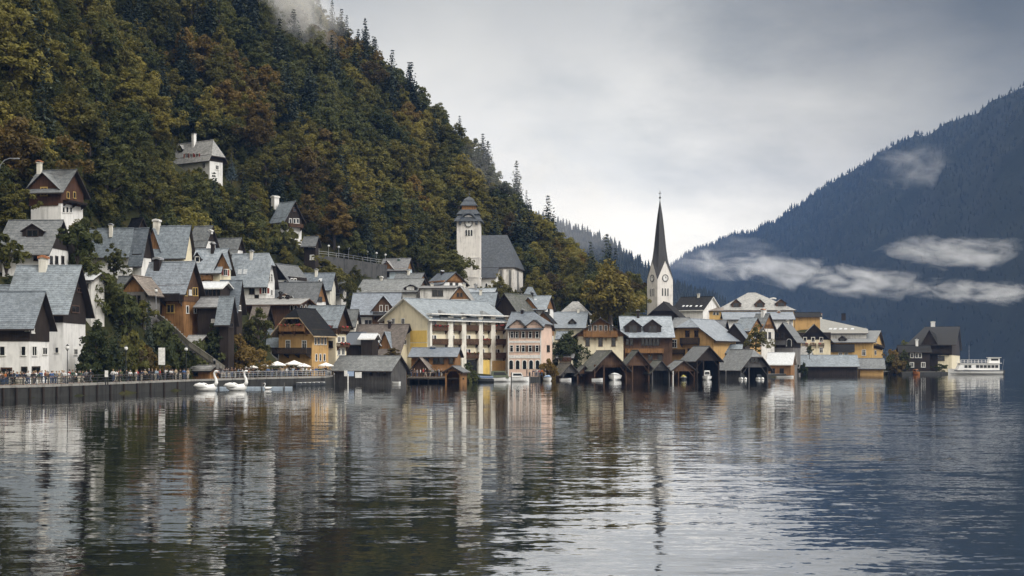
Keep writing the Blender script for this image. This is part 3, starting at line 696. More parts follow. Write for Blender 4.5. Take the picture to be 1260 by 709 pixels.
H('house', 'long low pale blue roof running in front of the light hipped villa', 892, 976, 981, 386, 404, 392, 384, 4, D=10, roof=PALER, wall=WHITE, chim=[(941, 379, 4, WHITE, WTRIM), (958, 383, 3, BRICK, WTRIM), (963, 389, 5, DARKWOOD, WTRIM)])
H('house', 'white house with long black roof and row of small skylights behind the steeple', 829, 865, 890, 392, 400, 380, 365, 28, roof=DARKR, rim=WTRIM, sky=[(841, 377, 2.6, 1.8), (845.5, 377, 2.6, 1.8), (850, 377, 2.6, 1.8), (857, 377, 2.6, 1.8), (862.5, 377, 2.6, 1.8)], D=14)
H('house', 'ochre end building with small white arches below the light hipped villa', 866, 888, 893, 396, 402, 382, 379, 8, D=10, wall=OCHRE2, roof=BROWNR, ov=.6, wins=[('F', (879, 883), 386, 2.6, 4, 'a')])
H('hotel', 'wide hotel with long grey-beige roof behind the cream gabled house', 972, 1066, 1083, 440, 442, 410, 390, 14, wall=OLDWHITE, roof=BEIGER, hipv=.8, sky=[(1022, 405, 3.6, 3), (1027.5, 405, 3.6, 3), (1034.5, 405, 3.6, 3), (1040.5, 405, 3.6, 3), (1049, 405, 3.6, 3)], chim=[(1038, 386, 5, DARKWOOD, DARKR), (1010, 386, 3, WHITE2, BRICK)])
H('house', 'far small house with dark flat roof and orange wall above the grey-beige roof', 978, 1009, 1013, 440, 402, 389, 384.5, 6, D=8, wall=OCHRE, roof=DARKR)
H('house', 'cream gabled house with three flower-boxed windows by the black boathouse', 982, 1022, 1027, 414, 445, 418, 399, 10, ridge='R', D=14, wall=CREAM, upper=DARKWOOD, vt=409, roof=SLATE, rim=TRIM, ov=1.0, og=.8, wins=[('F', (990.5, 1000.5, 1010.5), 418, 3.4, 5, 'w'), ('F', 1010.5, 431, 3.4, 6, 'w'), ('F', 992, 431, 3.4, 6, 'w')],
  balc=[('F', 987, 994, 422.5, 425, .5, BROWN, True), ('F', 997, 1004, 422.5, 425, .5, BROWN, True), ('F', 1007, 1014, 422.5, 425, .5, BROWN, True)])
H('house', 'bright ochre house with dark slate roof and eyebrow dormer beside the cream gable', 1023, 1073, 1086, 420, 446, 421, 407, 16, wall=OCHRE2, roof=SLATE2, ov=1.0, og=1.0, upper=OCHRE2, vt=430, dorm=[(1036, 420, 413, 8, DARKWOOD, DARKR, 'd')],
  wins=[('F', 1063, 434, 4, 6, 'w'), ('R', 1077, 418, 2.4, 5, 'w'), ('R', 1077, 434, 2.4, 5, 'w')], balc=[('R', 1074.5, 1085, 423, 428, 1.0, DARKWOOD)])
H('house', 'lean-to with black roof against the bright ochre house', 1021, 1049, 1052, 414, 446, 431, 424, 14, D=5, wall=OCHRE2, roof=DARKR, ov=.6, wins=[('F', (1034, 1041), 437, 4, 5, 'w')])
H('cottage', 'little cottage with pale grey bell roof in front of the cream gabled house', 964, 998, 1002, 406, 446, 436, 426, 6, wall=OLDWHITE, roof=PALEG, hipb=.8, hipv=.5)
H('barn', 'barn with plain black roof between the pale bell roof and the shoreline', 960, 986, 990, 405, 462, 446, 434, 8, wall=DARKWOOD, roof=DARKR)
H('workshop', 'orange boarded workshop with curved white roof by the water', 945, 973, 977, 352, 464.5, 447, 434, 18, ridge='F', wall=ORANGEW, roof=WHITER, rim=WTRIM, D=8, ov=.5, wins=[('F', (951, 962), 457, 4, 6, 'd')])
H('lake_house', 'dark timber lake house with charcoal roof standing alone by the moored ferry', 1120, 1171, 1181, 412, 461, 424, 402, 18, wall=CREAM, upper=DARKWOOD, vt=437, roof=DARKR, ov=1.2, og=1.2, cross=[(1133, 1154, 406, 424, DARKWOOD, DARKR, -.5)],
  wins=[('F', 1157, 441, 9, 5, 'd'), ('F', (1128, 1140), 431, 3, 5, 'd')], chim=[(1148, 396, 5, WHITE, WTRIM)], balc=[('F', 1124, 1168, 430, 435, .9, DARKWOOD)])
H('annex', 'low dark annex with white-framed windows joined to the dark timber lake house', 1108, 1144, 1147, 405, 461, 432, 425, 10, D=8, wall=DARKWOOD, roof=DARKR, ov=.7, wins=[('F', (1122, 1128, 1132), 437.5, 3, 5, 'w'), ('F', (1122, 1136), 449, 4, 5, 'w')], chim=[(1128, 418, 3, WHITE, WTRIM)])
H('hall', 'brown-black broad hip-roofed hall in front of the white steeple', 799, 832, 836, 360, 398, 386, 371, 14, ridge='R', D=16, wall=DARKWOOD, roof=DARKR, hipv=.55, ov=1.0)
H('house', 'big brown-roofed lakeside house with cream gable and dark bargeboards', 430, 489, 507, 290, 462, 428, 399, 24, wall=CREAM, roof=BROWNR, ov=1.3, og=1.2,
  cross=[(455, 468, 411, 422, ORANGEW, WHITER, -1.2), (468, 481, 408, 424, ORANGEW, PALER, -1.0, (1.2, 1.0, 'w'))], wins=[('R', 498, 421, 3, 5, 'w')])
H('shed', 'dark blue-roofed shed beside the big brown-roofed lakeside house', 425, 443, 447, 282, 458, 422, 409, 8, wall=DARKWOOD, roof=plain('roof_dark_blue', (.05, .065, .09), .4), ov=.5, D=6)
H('shed', 'small black shed under a white sheet roof among the lakeside gables', 444, 458, 460, 280, 458, 416, 410.5, 8, wall=DARKWOOD, roof=WHITER, rim=WTRIM, D=5, ov=.4)
H('restaurant', 'timber waterside restaurant under a long thin pale blue roof', 506, 560, 565, 283, 468, 437, 428, 5, wall=ORANGEW, roof=PALER, D=9, ov=1.0, wins=[('F', (536, 543), 444, 5, 7, 'd'), ('F', 524, 444, 6, 5, 'd'), ('F', (555, ), 444, 4, 6, 'd')], chim=[(533, 427, 6, BOATB, GREYM)], balc=[('F', 527, 561, 451, 456, 1.2, ORANGEW)])
H('shed', 'small brown shed with white door post at the edge of the restaurant terrace', 507, 528, 533, 281, 469, 453, 440, 20, ridge='R', D=6, wall=BROWN, roof=BROWNR, ov=.7)

H('house', 'black-gabled house end with slate roof just behind the low white quay house', -40, 1, 14, 194, 440, 381, 351, 2, wall=WHITE, upper=DARKWOOD, roof=SLATE, ov=.9, og=.8)
H('shed', 'tiny shed with pale blue roof in the dark trees behind the pink house', 686, 695, 698, 326, 432, 416, 408, 12, wall=CREAM, roof=PALER, D=4, ov=.4)
H('house', 'narrow cream house with slate roof between the timber-topped guest house and the wide slate roof', 424, 436, 441, 296, 424, 394, 381, 16, wall=WHITE2, roof=SLATE2, upper=BROWN, wins=[('F', 430, 402, 3, 5, 'd')])
H('house', 'grey-roofed cottage with dark gable just below the hillside wall', 404, 420, 426, 314, 372, 357, 345, 14, wall=OLDWHITE, roof=SLATE2, upper=DARKWOOD, wins=[('F', 412, 362, 3, 4, 'd')])
H('house', 'little slate-roofed house behind the brown timber inn', 828, 842, 850, 352, 420, 402, 391, 14, wall=WHITE2, roof=SLATE2, upper=BROWN)
H('house', 'grey house with slate roof and dark gable above the half-hipped boathouse', 868, 888, 896, 362, 432, 408, 394, 18, wall=OLDWHITE, roof=SLATE2, upper=DARKWOOD, wins=[('F', 878, 416, 3, 5, 'd')])

H('shed', 'little white-roofed shed on the bank behind the tall white lake house', 101, 112, 115, 208, 372, 343, 336.5, 12, D=4, wall=OLDWHITE, roof=WHITER, ov=.5, wins=[('F', 107, 352, 3, 5, 'd')])
H('cottage', 'white cottage wall peeping out beside the old dormered chalet', -20, 18, 27, 216, 336, 309, 299, 8, wall=OLDWHITE, roof=SLATE2, wins=[('F', (6, 13), 318, 3, 6, 'd'), ('R', 23, 318, 2.5, 6, 'd')])
H('shed', 'small dark shed with pale sheet roof beside the stairway', 229, 243, 248, 224, 434, 420, 413, 14, D=4, wall=DARKWOOD, roof=PALEG, ov=.5)
H('shed', 'low blue slate roof shed squeezed behind the half-hipped boathouse', 888, 910, 916, 346, 446, 433, 424, 14, D=6, wall=DARKWOOD, roof=SLATE, ov=.6)
H('house', 'small grey house with timber gable above the long two-step grey roof', 352, 366, 372, 312, 360, 348, 339, 18, wall=WHITE2, upper=BROWN, roof=SLATE2, wins=[('F', 359, 353, 3, 3, 'd')])
H('house', 'low brown house with slate roof between the pale slate cottage and brown annex', 146, 158, 165, 236, 372, 352, 340, 16, wall=BROWN, roof=SLATE2, upper=DARKWOOD, wins=[('F', 152, 360, 3, 5, 'w')])
# ------------------------------------------------------------------ hotel, pink house, churches
def toloc(root, p):
    return (Matrix.Translation(root.location) @ Matrix.Rotation(root.rotation_euler.z, 4, 'Z')).inverted() @ Vector(p)
def sub(mb, name, mats, root, world, wrz=0, smooth=False):
    o = mb.build(name, mats, root, smooth); o.location = toloc(root, world); o.rotation_euler = (0, 0, wrz-root.rotation_euler.z); return o
def facebox(fc, u0, u1, v0, v1, d0, d1, name, mat):
    L = LAST; x0, z1, _ = L['face'](fc, u0, v0); x1, z0, _ = L['face'](fc, u1, v1)
    w = abs(x1-x0); q = MB().box(-w/2, w/2, -d1, -d0, 0, z1-z0)
    return L['place'](q.build(name, mat, L['root']), fc, (x0+x1)/2, z0, 0)
rows = [(400, 406.5), (417, 423.5), (434, 440.5)]
bays = [(529, 548.5), (555, 565), (571, 586), (591.5, 601), (607, 619.5)]
H('hotel', 'large cream and yellow hotel with four white pillars and stacked brown balconies', 473, 526, 622, 290, 470, 389, 367, 42, ridge='R', wall=CREAM, roof=SLATE, rim=WTRIM, ov=1.3, og=.8,
  wins=[('F', (484, 496), 395.5, 3.4, 6, 'w')]+[('R', b0+2.6, r0-.5, 2.6, 7, 'w') for b0, b1 in bays for r0, r1 in rows if not (b0 < 560 and r0 > 430)]+[('R', b0+6.2, r0-.5, 2.6, 7, 'w') for b0, b1 in (bays[0], bays[2], bays[4]) for r0, r1 in rows if not (b0 < 560 and r0 > 430)],
  balc=[('R', b0, b1, r0, r1, .8, BROWN, (i+j) % 4 == 0) for i, (b0, b1) in enumerate(bays) for j, (r0, r1) in enumerate(rows) if not (i < 2 and j == 2)])
for u0, u1 in ((526.4, 529), (548.5, 555), (565, 571), (586, 591.5), (601, 607), (619.5, 622.5)):
    facebox('R', u0, u1, 389.5, 466, 0.01, .7, 'pillar', WHITE2)
facebox('R', 526, 623, 385.5, 390, -.3, 1.3, 'cornice', WTRIM)
facebox('F', 505, 525.3, 407, 421, -.1, .06, 'yellow_panel', YELLOW); facebox('F', 505, 525.3, 422.5, 429, -.1, .06, 'yellow_panel', YELLOW)
facebox('R', 588, 600.5, 443, 462, .3, .5, 'yellow_panel', YELLOW); facebox('R', 602.5, 619, 444, 460, .5, .7, 'ochre_panel', OCHRE)
facebox('R', 555, 586, 443, 466, .05, .2, 'ground_floor_glass', GLASS)
for (u, hw) in ((548, 2.7), (574, 2.2), (601, 3.0)):          # low hipped roofs across the long slope
    L = LAST; y, _, yy = L['face']('R', u, 390); m_ = L['m']; q = MB()
    xe = 1.25; ze = L['he']-m_*1.2+.06; zp = ze+hw*.75; xq = -(zp-L['he'])/m_-.3; P_ = (xe-hw*.95, y, zp); Q_ = (xq, y, zp)
    q.slab([[(xe, y-hw, ze), (xe, y+hw, ze), P_], [(xe, y+hw, ze), Q_, P_], [Q_, (xe, y-hw, ze), P_]], .1)
    L['T'](q).build('hip_roof', [SLATE2, SLATE2], L['root'])
H('guest_house', 'pink four-storey house with twin gablets, brown shutters and ground floor arches', 625, 666, 679.5, 299, 466, 403, 384, 14, wall=PINK, roof=SLATE, ov=.6, og=.6, hipv=.7,
  cross=[(627, 646, 393.5, 401, PINK, DARKR), (647.5, 667, 393.5, 401, PINK, DARKR)],
  wins=[('F', (644, 652.5, 661), 412, 3.4, 7.5, 's'), ('F', (630, 636), 412, 3.0, 7.5, 's'), ('F', (644, 652.5, 661), 429, 3.4, 7.5, 's'), ('F', (629.5, 637), 429, 3.6, 7.5, 'w'), ('R', 674.5, 429, 3.2, 7, 'd'), ('F', (629, 637, 645.5, 653.5, 661.5), 449, 4.6, 11, 'a'), ('F', (634, 639, 655, 659), 397.5, 1, 3, 'd')])
facebox('F', 625.3, 665.8, 419.5, 422, -.05, .06, 'string_band', WTRIM); facebox('F', 625.3, 665.8, 437, 441, -.05, .06, 'string_band', WTRIM)
facebox('F', 664.5, 666, 404, 463, -.05, .07, 'corner_band', WTRIM); facebox('F', 625, 626.5, 404, 463, -.05, .07, 'corner_band', WTRIM)

# hillside parish church: nave, choir windows, aisle and the stepped-roof clock tower
ch = H('church', 'white hillside church with stepped black tower roof and slate nave', 566, 633, 643.5, 374, 366, 326, 289, 10, wall=CHURCH, roof=roofm('slate_dark_blue', (.055, .065, .082), (.10, .115, .135), .55), ov=.5, og=.5, hipv=1, kh=.5, ext=5,
       wins=[('F', (616.5, 627.5), 346, 2.6, 26, 'G'), ('R', 637, 346, 2.2, 26, 'G')], cat='church', th=.3)
SL2 = MATS['slate_dark_blue']
L = LAST; x0, zw, _ = L['face']('F', 590, 353); x1, _, _ = L['face']('F', 613, 353); _, z1, _ = L['face']('F', 600, 327.5); _, z2, _ = L['face']('F', 600, 341)
q = MB().box(x0, x1, -3, -.05, -6, z2); L['T'](q).build('aisle_wall', WHITE, ch)
q = MB().slab([[(x0-.3, -3.6, z2-.4), (x1+.3, -3.6, z2-.4), (x1+.3, .02, z1), (x0-.3, .02, z1)]], .2); L['T'](q).build('aisle_roof', [SL2, TRIM], ch)
fm, pm, _ = window_mesh(.5, .9, 'a'); o = link('window', fm, ch); o.location = Vector((x1-2.6, -3.01, z2-2.3))+L['off']; link('pane', pm, o)
for uu in (621.8, 632):
    x, zt_, _ = L['face']('F', uu, 332); q = MB().box(x-.35, x+.35, -.9, .02, -5, zt_); L['T'](q).build('buttress', CHURCH, ch)
TY = 364; tw = 29*TY/F/2*.96; tc = Vector((kx(577)*TY, TY+tw, 0)); zb = wz(355, TY)-5; zt = wz(271.5, TY); rz = R(-3)
def sq(h, z): return [(-h, -h, z), (h, -h, z), (h, h, z), (-h, h, z)]
q = MB().box(-tw, tw, -tw, tw, zb, zt)
for v in (317, 341): z = wz(v, TY); q.box(-tw-.1, tw+.1, -tw-.1, tw+.1, z-.18, z+.18)
for sx in (-1, 1):
    q.box(sx*tw-.45 if sx > 0 else -tw-.07, sx*tw+.07 if sx > 0 else -tw+.45, -tw-.07, -tw+.3, zb, zt-.05)
n = 10; zc = wz(277, TY); q.poly([(2.3*math.cos(math.pi*i/n)*.8, -tw-.08, zc+2.6*math.sin(math.pi*i/n)) for i in range(n+1)])
tower = sub(q, 'tower', [CHURCH], ch, (tc.x, tc.y, 0), rz)
def hh(px): return px*TY/F/2
zz = lambda v: wz(v, TY)
q = MB().loft([sq(hh(35), zz(272.5)), sq(hh(33), zz(270)), sq(hh(27), zz(266)), sq(hh(25), zz(263.5))]).loft([sq(hh(29), zz(263.5)), sq(hh(27), zz(262)), sq(hh(21), zz(258.5)), sq(hh(20), zz(257.5))])
q.tube([(x, -tw-.35, zc+.1+2.9*math.sqrt(max(0, 1-(x/2.2)**2))) for x in np.linspace(-2.2, 2.2, 11)], .28, 6)
sub(q, 'tower_roof', [SL2], ch, (tc.x, tc.y, 0), rz)
q = MB().box(-hh(17), hh(17), -hh(17), hh(17), zz(258.5), zz(252))
sub(q, 'lantern', [ORANGEW], ch, (tc.x, tc.y, 0), rz)
q = MB().loft([sq(hh(21), zz(252.5)), sq(hh(19), zz(250.5)), sq(hh(14), zz(247)), sq(hh(13), zz(246.2))]).loft([sq(hh(14), zz(246.2)), sq(hh(11), zz(244)), sq(hh(4), zz(241.5)), sq(hh(1), zz(240.5))])
q.tube([(0, 0, zz(241)), (0, 0, zz(234))], .07, 5).ball((0, 0, zz(238)), .25, 0, 8, 5)
sub(q, 'lantern_roof', [SL2], ch, (tc.x, tc.y, 0), rz)
def clock(root, world, rz, r, nm='clock'):
    q = MB(); q.tube([(0, 0, 0), (0, -.08, 0)], r, 20, 0)
    q.f = q.f; q.m = q.m
    for i in range(20):
        a = 2*math.pi*i/20; b = 2*math.pi*(i+1)/20
        q.quadbox([(r*k*math.sin(t), y, r*k*math.cos(t)) for y in (-.12, -.02) for k, t in ((.86, a), (1.04, a), (1.04, b), (.86, b))], 1)
    for i in range(12):
        a = 2*math.pi*i/12; q.box(r*.72*math.sin(a)-.05*r, r*.72*math.sin(a)+.05*r, -.11, -.07, r*.72*math.cos(a)-.08*r, r*.72*math.cos(a)+.08*r, 1)
    q.tube([(0, -.12, 0), (r*.3, -.12, r*.35)], .07*r, 4, 1).tube([(0, -.12, 0), (-r*.1, -.12, r*.7)], .05*r, 4, 1)
    return sub(q, nm, [WHITE, IRON], root, world, rz)
def lance(root, world, rz, w, h):
    fm, pm, _ = window_mesh(w, h, 'g'); o = link('belfry_window', fm, root); o.location = toloc(root, world); o.rotation_euler = (0, 0, rz-root.rotation_euler.z); link('pane', pm, o)
clock(ch, (tc.x-.1, tc.y-tw-.1, zz(274.5)), rz, 1.05)
for du in (-3.2, 0, 3.2): lance(ch, (tc.x+du*TY/F, tc.y-tw-.02, zz(287)), rz, .5, 1.5)
FOOT.append((tc.x, tc.y, 5)); BBOX.append((560, 594, 240, 352, TY))

# the steepled church by the market
SY = 372; yaw = R(62); C0 = Vector((kx(809)*SY, SY)); S_ = 4.9
a_ = Vector((math.cos(yaw), -math.sin(yaw))); b_ = Vector((math.sin(yaw), math.cos(yaw)))
cc = C0-a_*S_/2+b_*S_/2; st = thing('church_steeple', 'slender white steeple with needle-sharp black spire and clock gables', 'steeple', (cc.x, cc.y, wz(392, SY)), -yaw)
z0 = wz(392, SY); zc = wz(343, SY)-z0; zg = wz(320.5, SY)-z0; za = wz(243, SY)-z0; h = S_/2
q = MB(); cs = [(-h, -h), (h, -h), (h, h), (-h, h)]
for i in range(4):
    p, r = cs[i], cs[(i+1) % 4]
    q.poly([(p[0], p[1], -4), (r[0], r[1], -4), (r[0], r[1], zc), ((p[0]+r[0])/2, (p[1]+r[1])/2, zg), (p[0], p[1], zc)])
q.build('tower', CHURCH, st)
SPIRE = plain('spire_black_slate', (.028, .028, .03), .55)
q = MB(); e = h+.12; pts = []
for i in range(4):
    p, r = cs[i], cs[(i+1) % 4]; f = e/h
    pts += [Vector((p[0]*f, p[1]*f, zc-.3)), Vector(((p[0]+r[0])/2*f, (p[1]+r[1])/2*f, zg+.12))]
ap = Vector((0, 0, za))
def bell(p, t):                                             # slight concave flare of the spire
    c = p.lerp(ap, t); k = 1-.42*math.sin(math.pi*min(1, t*1.0))*(1-t)*1.0; return (c.x*k, c.y*k, c.z)
q.loft([[bell(p, t) for p in pts] for t in (0, .12, .25, .4, .6, .8, .97)])
q.build('spire', SPIRE, st)
q = MB().tube([(0, 0, za-1.2), (0, 0, za+2.2)], .07, 5).ball((0, 0, za+.3), .3, 0, 8, 5).box(-.55, .55, -.05, .05, za+1.4, za+1.55)
q.build('cross_finial', IRON, st)
def stface(fi, al, z):                                        # 0: -y face, 1: +x face
    return (al, -h, z) if fi == 0 else (h, al, z)
for fi in (0, 1):
    m = Matrix.Translation(st.location) @ Matrix.Rotation(-yaw, 4, 'Z')
    wrz = -yaw+(R(90) if fi else 0)
    clock(st, m @ Vector(stface(fi, 0, wz(342, SY)-z0)), wrz, .95)
    for d in (-.85, 0, .85): lance(st, m @ Vector(stface(fi, d, wz(359.5, SY)-z0)), wrz, .4, 2.0)
FOOT.append((cc.x, cc.y, 4)); BBOX.append((797, 828, 240, 385, SY)); CTRL.append((cc.x, cc.y, z0+1.5))

# ------------------------------------------------------------------ boathouses and waterside sheds
def bh(name, label, uL, uC, uR, Y, ve, vr, yaw, **k):
    vb = HV+CAMZ*F/Y; k.setdefault('wall', BROWN); k.setdefault('roof', MOSSR); k.setdefault('ext', .8)
    return H(name, label, uL, uC, uR, Y, vb, ve, vr, yaw, ctrl=False, cat='boathouse', **k)
bh('boathouse', 'long weathered grey boathouse with hanging boards facing the lake', 411, 481, 500, 257, 453, 438, 26, wall=GREYW, roof=SLATE2, ov=.7, og=.6, wins=[('F', (457, 466, 474), 460, 3, 4, 'd')])
bh('boathouse', 'small narrow boathouse with pale roof at the end of the weathered grey boathouse', 484, 489, 500.5, 266, 452, 441, 68, wall=BROWN, roof=PALEG, openv=458)
bh('boathouse', 'low boathouse with pale plank side and pointed gable beneath the dark trees', 680, 692, 711, 302, 458, 447, 72, wall=GREYW, roof=MOSSR, openv=459)
bh('boathouse', 'smallest boathouse, a dark gable squeezed between two mossy roofs', 706, 710, 728, 303, 459, 450, 74, wall=BROWN, openv=460)
bh('boathouse', 'wide mossy-roofed boathouse sheltering a white covered boat', 716, 731, 771, 300, 452, 431.5, 74, wall=BROWN, openv=449, ov=.9, og=1.0)
bh('boathouse', 'tall boathouse with pale boarded gable centre beside the white covered boat', 764, 769, 799, 303, 449, 431, 76, wall=BROWN, openv=450, og=.8)
bh('boathouse', 'grey arched-gable boathouse with low white sill', 794, 802, 824, 304, 456, 443.5, 72, wall=GREYW, openv=452)
bh('boathouse', 'brown boathouse with slate slope and a yellow light-coloured bundle inside', 817, 826, 855, 306, 455, 443.5, 74, wall=BROWN, openv=457, roof=SLATE2)
bh('boathouse', 'tall black boathouse holding the small white launch', 841, 857, 885, 307, 441, 426, 72, wall=DARKWOOD, openv=444, roof=SLATE2, og=.9)
bh('boathouse', 'double boathouse with half-hipped gable, blue loft window and slanting side roof', 885, 911, 945, 312, 452, 430, 62, wall=GREYW, openv=452, roof=SLATE2, hipv=.35, og=1.0, wins=[('R', 928, 443, 9, 6, 'd')])
bh('boathouse', 'long black boathouse with straight slate roof below the cream gabled house', 976, 1055, 1062, 386, 449, 437, 6, wall=DARKWOOD, roof=SLATE, ov=.8, D=9)
bh('boathouse', 'short ochre-walled boathouse at the end of the long black boathouse', 1058, 1087, 1091, 388, 452, 441, 10, wall=OCHRE, upper=DARKWOOD, vt=453, roof=SLATE2, D=8)
bh('kiosk', 'little open waterside kiosk with gabled roof on the restaurant terrace', 548, 567, 570, 266, 456, 450.5, 15, ridge='R', D=4, wall=ORANGEW, roof=SLATE2, openv=457, ov=.6)
H('hut', 'small cream and red fenced hut in the dark trees beside the pink house', 687, 703, 705, 316, 448, 440, 436, 8, wall=CREAM, roof=PALEG, D=5, balc=[('F', 689, 703, 439.5, 444, .6, REDBROWN)], ov=.4)
QZ = 1.5
kY = 219
H('kiosk', 'brown boarded ticket kiosk with pale flat-pitched roof on the quay', 235, 258, 264, kY, HV+(CAMZ-QZ)*F/kY, 454.5, 450, 14, wall=ORANGEW, roof=PALEG, ov=.7, og=.5, ext=.3, ctrl=False, D=3.2, wins=[('F', 241, 460, 4, 5, 'd')])
BBOX[-1] = (235, 264, 446, 468, kY)

WALLPTS = [(390, 314), (404, 315.5), (423, 318), (446, 321.5), (476, 326)]
for u, v in WALLPTS:
    p = wp(u, v, 330+(u-392)*.15); CTRL.append((p.x, p.y+3, p.z-.6)); CTRL.append((p.x, p.y-2, p.z-6))
BBOX.append((390, 476, 298, 330, 334))
STAIRS = [(194, 389, 225), (212, 404, 221), (233, 424, 217), (262, 444, 216), (285, 460, 232)]
for s_ in STAIRS[:4]: p = wp(*s_); CTRL.append((p.x, p.y, p.z-.5))
# ------------------------------------------------------------------ terrain
hillc = [(29, 450, 27), (5, 450, 48), (18, 450, 37), (45, 455, 15), (-19, 470, 76), (-42, 480, 92), (-64, 500, 112), (-100, 480, 146), (-200, 500, 235), (-200, 300, 200), (-120, 300, 116), (-92, 300, 74), (-74, 232, 29), (-100, 230, 58), (-120, 230, 80),
         (-200, 200, 175), (-150, 150, 105), (-100, 165, 45), (-72, 150, 6), (-110, 120, 55), (29, 520, 14), (-64, 600, 70), (0, 560, 34), (60, 500, 5), (100, 600, 3), (-200, 720, 190), (-100, 700, 80), (-45, 400, 62), (-20, 400, 41), (10, 410, 28), (30, 420, 18), (-75, 400, 92), (-100, 380, 112), (-30, 340, 25), (-85, 265, 50), (-60, 350, 58), (-300, 300, 330), (-300, 600, 330), (55, 440, 8), (90, 450, 4)]
shp = [(kx(u)*shoreY(u), shoreY(u)) for u in range(-180, 1190, 40)]
pts = np.array(CTRL+hillc+[(x, y, 1.0) for x, y in shp]+[(-63, 100, 1), (-63, 80, 1)], float)
def rbf_fit(p, lam=1.5):
    d = np.hypot(p[:, None, 0]-p[None, :, 0], p[:, None, 1]-p[None, :, 1]); n = len(p)
    A = np.zeros((n+3, n+3)); A[:n, :n] = -d+np.eye(n)*lam; A[:n, n] = 1; A[:n, n+1:] = p[:, :2]; A[n, :n] = 1; A[n+1:, :n] = p[:, :2].T
    return np.linalg.solve(A, np.append(p[:, 2], [0, 0, 0]))
RB = rbf_fit(pts)
def terr(P):
    P = np.atleast_2d(np.asarray(P, float)); out = []
    for c in np.array_split(P, max(1, len(P)//4000)):
        d = np.hypot(c[:, None, 0]-pts[None, :, 0], c[:, None, 1]-pts[None, :, 1])
        out.append(-d@RB[:len(pts)]+RB[len(pts)]+c@RB[len(pts)+1:])
    z = np.concatenate(out); s = poly_sd(P, SHORE)
    z = np.maximum(z, 1.1)
    z = np.where(s > 0, np.minimum(z, .5+np.maximum(0, s-6.5)*np.interp(P[:, 0], [-48, -22], [1.5, .13])+np.maximum(0, s-24)*np.interp(P[:, 0], [-48, -22], [0, .8])), -.4+s*.35)
    return np.maximum(z, -5)
def tz(x, y): return float(terr([(x, y)])[0])
def grid_mesh(name, X, Y, Zf, mat, smooth=True):
    gx, gy = np.meshgrid(X, Y); P = np.stack([gx.ravel(), gy.ravel()], 1); z = Zf(P); nx, ny = len(X), len(Y)
    v = np.column_stack([P, z]); i = np.arange((nx-1)*(ny-1)); r, c = i//(nx-1), i % (nx-1); a = r*nx+c
    f = np.column_stack([a, a+1, a+nx+1, a+nx])
    me = bpy.data.meshes.new(name); me.vertices.add(len(v)); me.vertices.foreach_set('co', v.ravel())
    me.loops.add(4*len(f)); me.loops.foreach_set('vertex_index', f.ravel().astype(np.int32))
    me.polygons.add(len(f)); me.polygons.foreach_set('loop_start', np.arange(0, 4*len(f), 4, dtype=np.int32)); me.polygons.foreach_set('loop_total', np.full(len(f), 4, np.int32))
    me.polygons.foreach_set('use_smooth', [smooth]*len(f)); me.materials.append(mat); me.update(calc_edges=True)
    return link(name, me)
def groundm(name, stops, scale, rough=.95, det=8):
    m, nt, b = newmat(name); p = geopos(nt); n1 = noise(nt, p, scale, det, .7); n2 = noise(nt, p, scale*9, 4, .7)
    f = math_(nt, 'MULTIPLY_ADD', n1.outputs[0], .6, math_(nt, 'MULTIPLY', n2.outputs[0], .4))
    nt.links.new(ramp(nt, f, stops), b.inputs['Base Color']); b.inputs['Roughness'].default_value = rough; b.inputs['Specular IOR Level'].default_value = .1
    bp = nt.nodes.new('ShaderNodeBump'); bp.inputs['Distance'].default_value = .4; bp.inputs['Strength'].default_value = .7
    nt.links.new(f, bp.inputs['Height']); nt.links.new(bp.outputs[0], b.inputs['Normal']); return m
GRD = groundm('hillside_undergrowth', [(.35, (.014, .017, .008)), (.5, (.03, .032, .012)), (.64, (.055, .045, .018))], .12)
g = grid_mesh('hillside_ground', np.concatenate([np.arange(-420, -140, 10), np.arange(-140, 170, 3.0)]), np.concatenate([np.arange(60, 480, 3.0), np.arange(480, 1000, 10)]), terr, GRD); tag(g, kind='structure')
PAVE = plaster('paving_wet_grey', (.13, .128, .125), .6)
# promenade with its quay wall, and the low stone embankment further along
def strip(name, us, inn, z, zb, mat, u_off=0):
    P = [Vector((kx(u)*(shoreY(u)), shoreY(u), 0)) for u in us]; q = MB(); top = []
    nn = []
    for i, p in enumerate(P):
        d = (P[min(i+1, len(P)-1)]-P[max(i-1, 0)]).normalized(); nn.append(Vector((-d.y, d.x, 0)))
    polys = []
    for i in range(len(P)-1):
        a, b = P[i], P[i+1]; c, d = b+nn[i+1]*inn, a+nn[i]*inn
        polys.append([(p.x, p.y, z) for p in (a, b, c, d)])
    q.slab(polys, z-zb, 0, 1); o = q.build(name, mat); return tag(o, kind='structure')
strip('promenade', [-180, -120, -60, 0, 30, 60, 100, 140, 180, 215, 235, 270, 300, 330, 365, 400, 412], 9, QZ, -3, [PAVE, DSTONE])
strip('embankment', [412, 440, 470, 490, 530, 575, 600, 640, 660, 680, 720, 800, 870, 945, 965, 974, 978, 1000, 1085, 1110, 1130, 1165], 7, .75, -3, [PAVE, DSTONE])
q = MB(); CU = [-180, -120, -60, 0, 30, 60, 100, 140, 180, 215, 235, 270, 300, 330, 365, 400, 411]
q.slab([[(kx(a)*(shoreY(a)-.12), shoreY(a)-.12, QZ+.08), (kx(b)*(shoreY(b)-.12), shoreY(b)-.12, QZ+.08), (kx(b)*(shoreY(b)+.45), shoreY(b)+.45, QZ+.08), (kx(a)*(shoreY(a)+.45), shoreY(a)+.45, QZ+.08)] for a, b in zip(CU[:-1], CU[1:])], .3)
tag(q.build('promenade_kerb', plaster('kerb_stone', (.30, .29, .27), .6)), kind='structure')
FZ = lambda u: QZ if u < 412 else .75
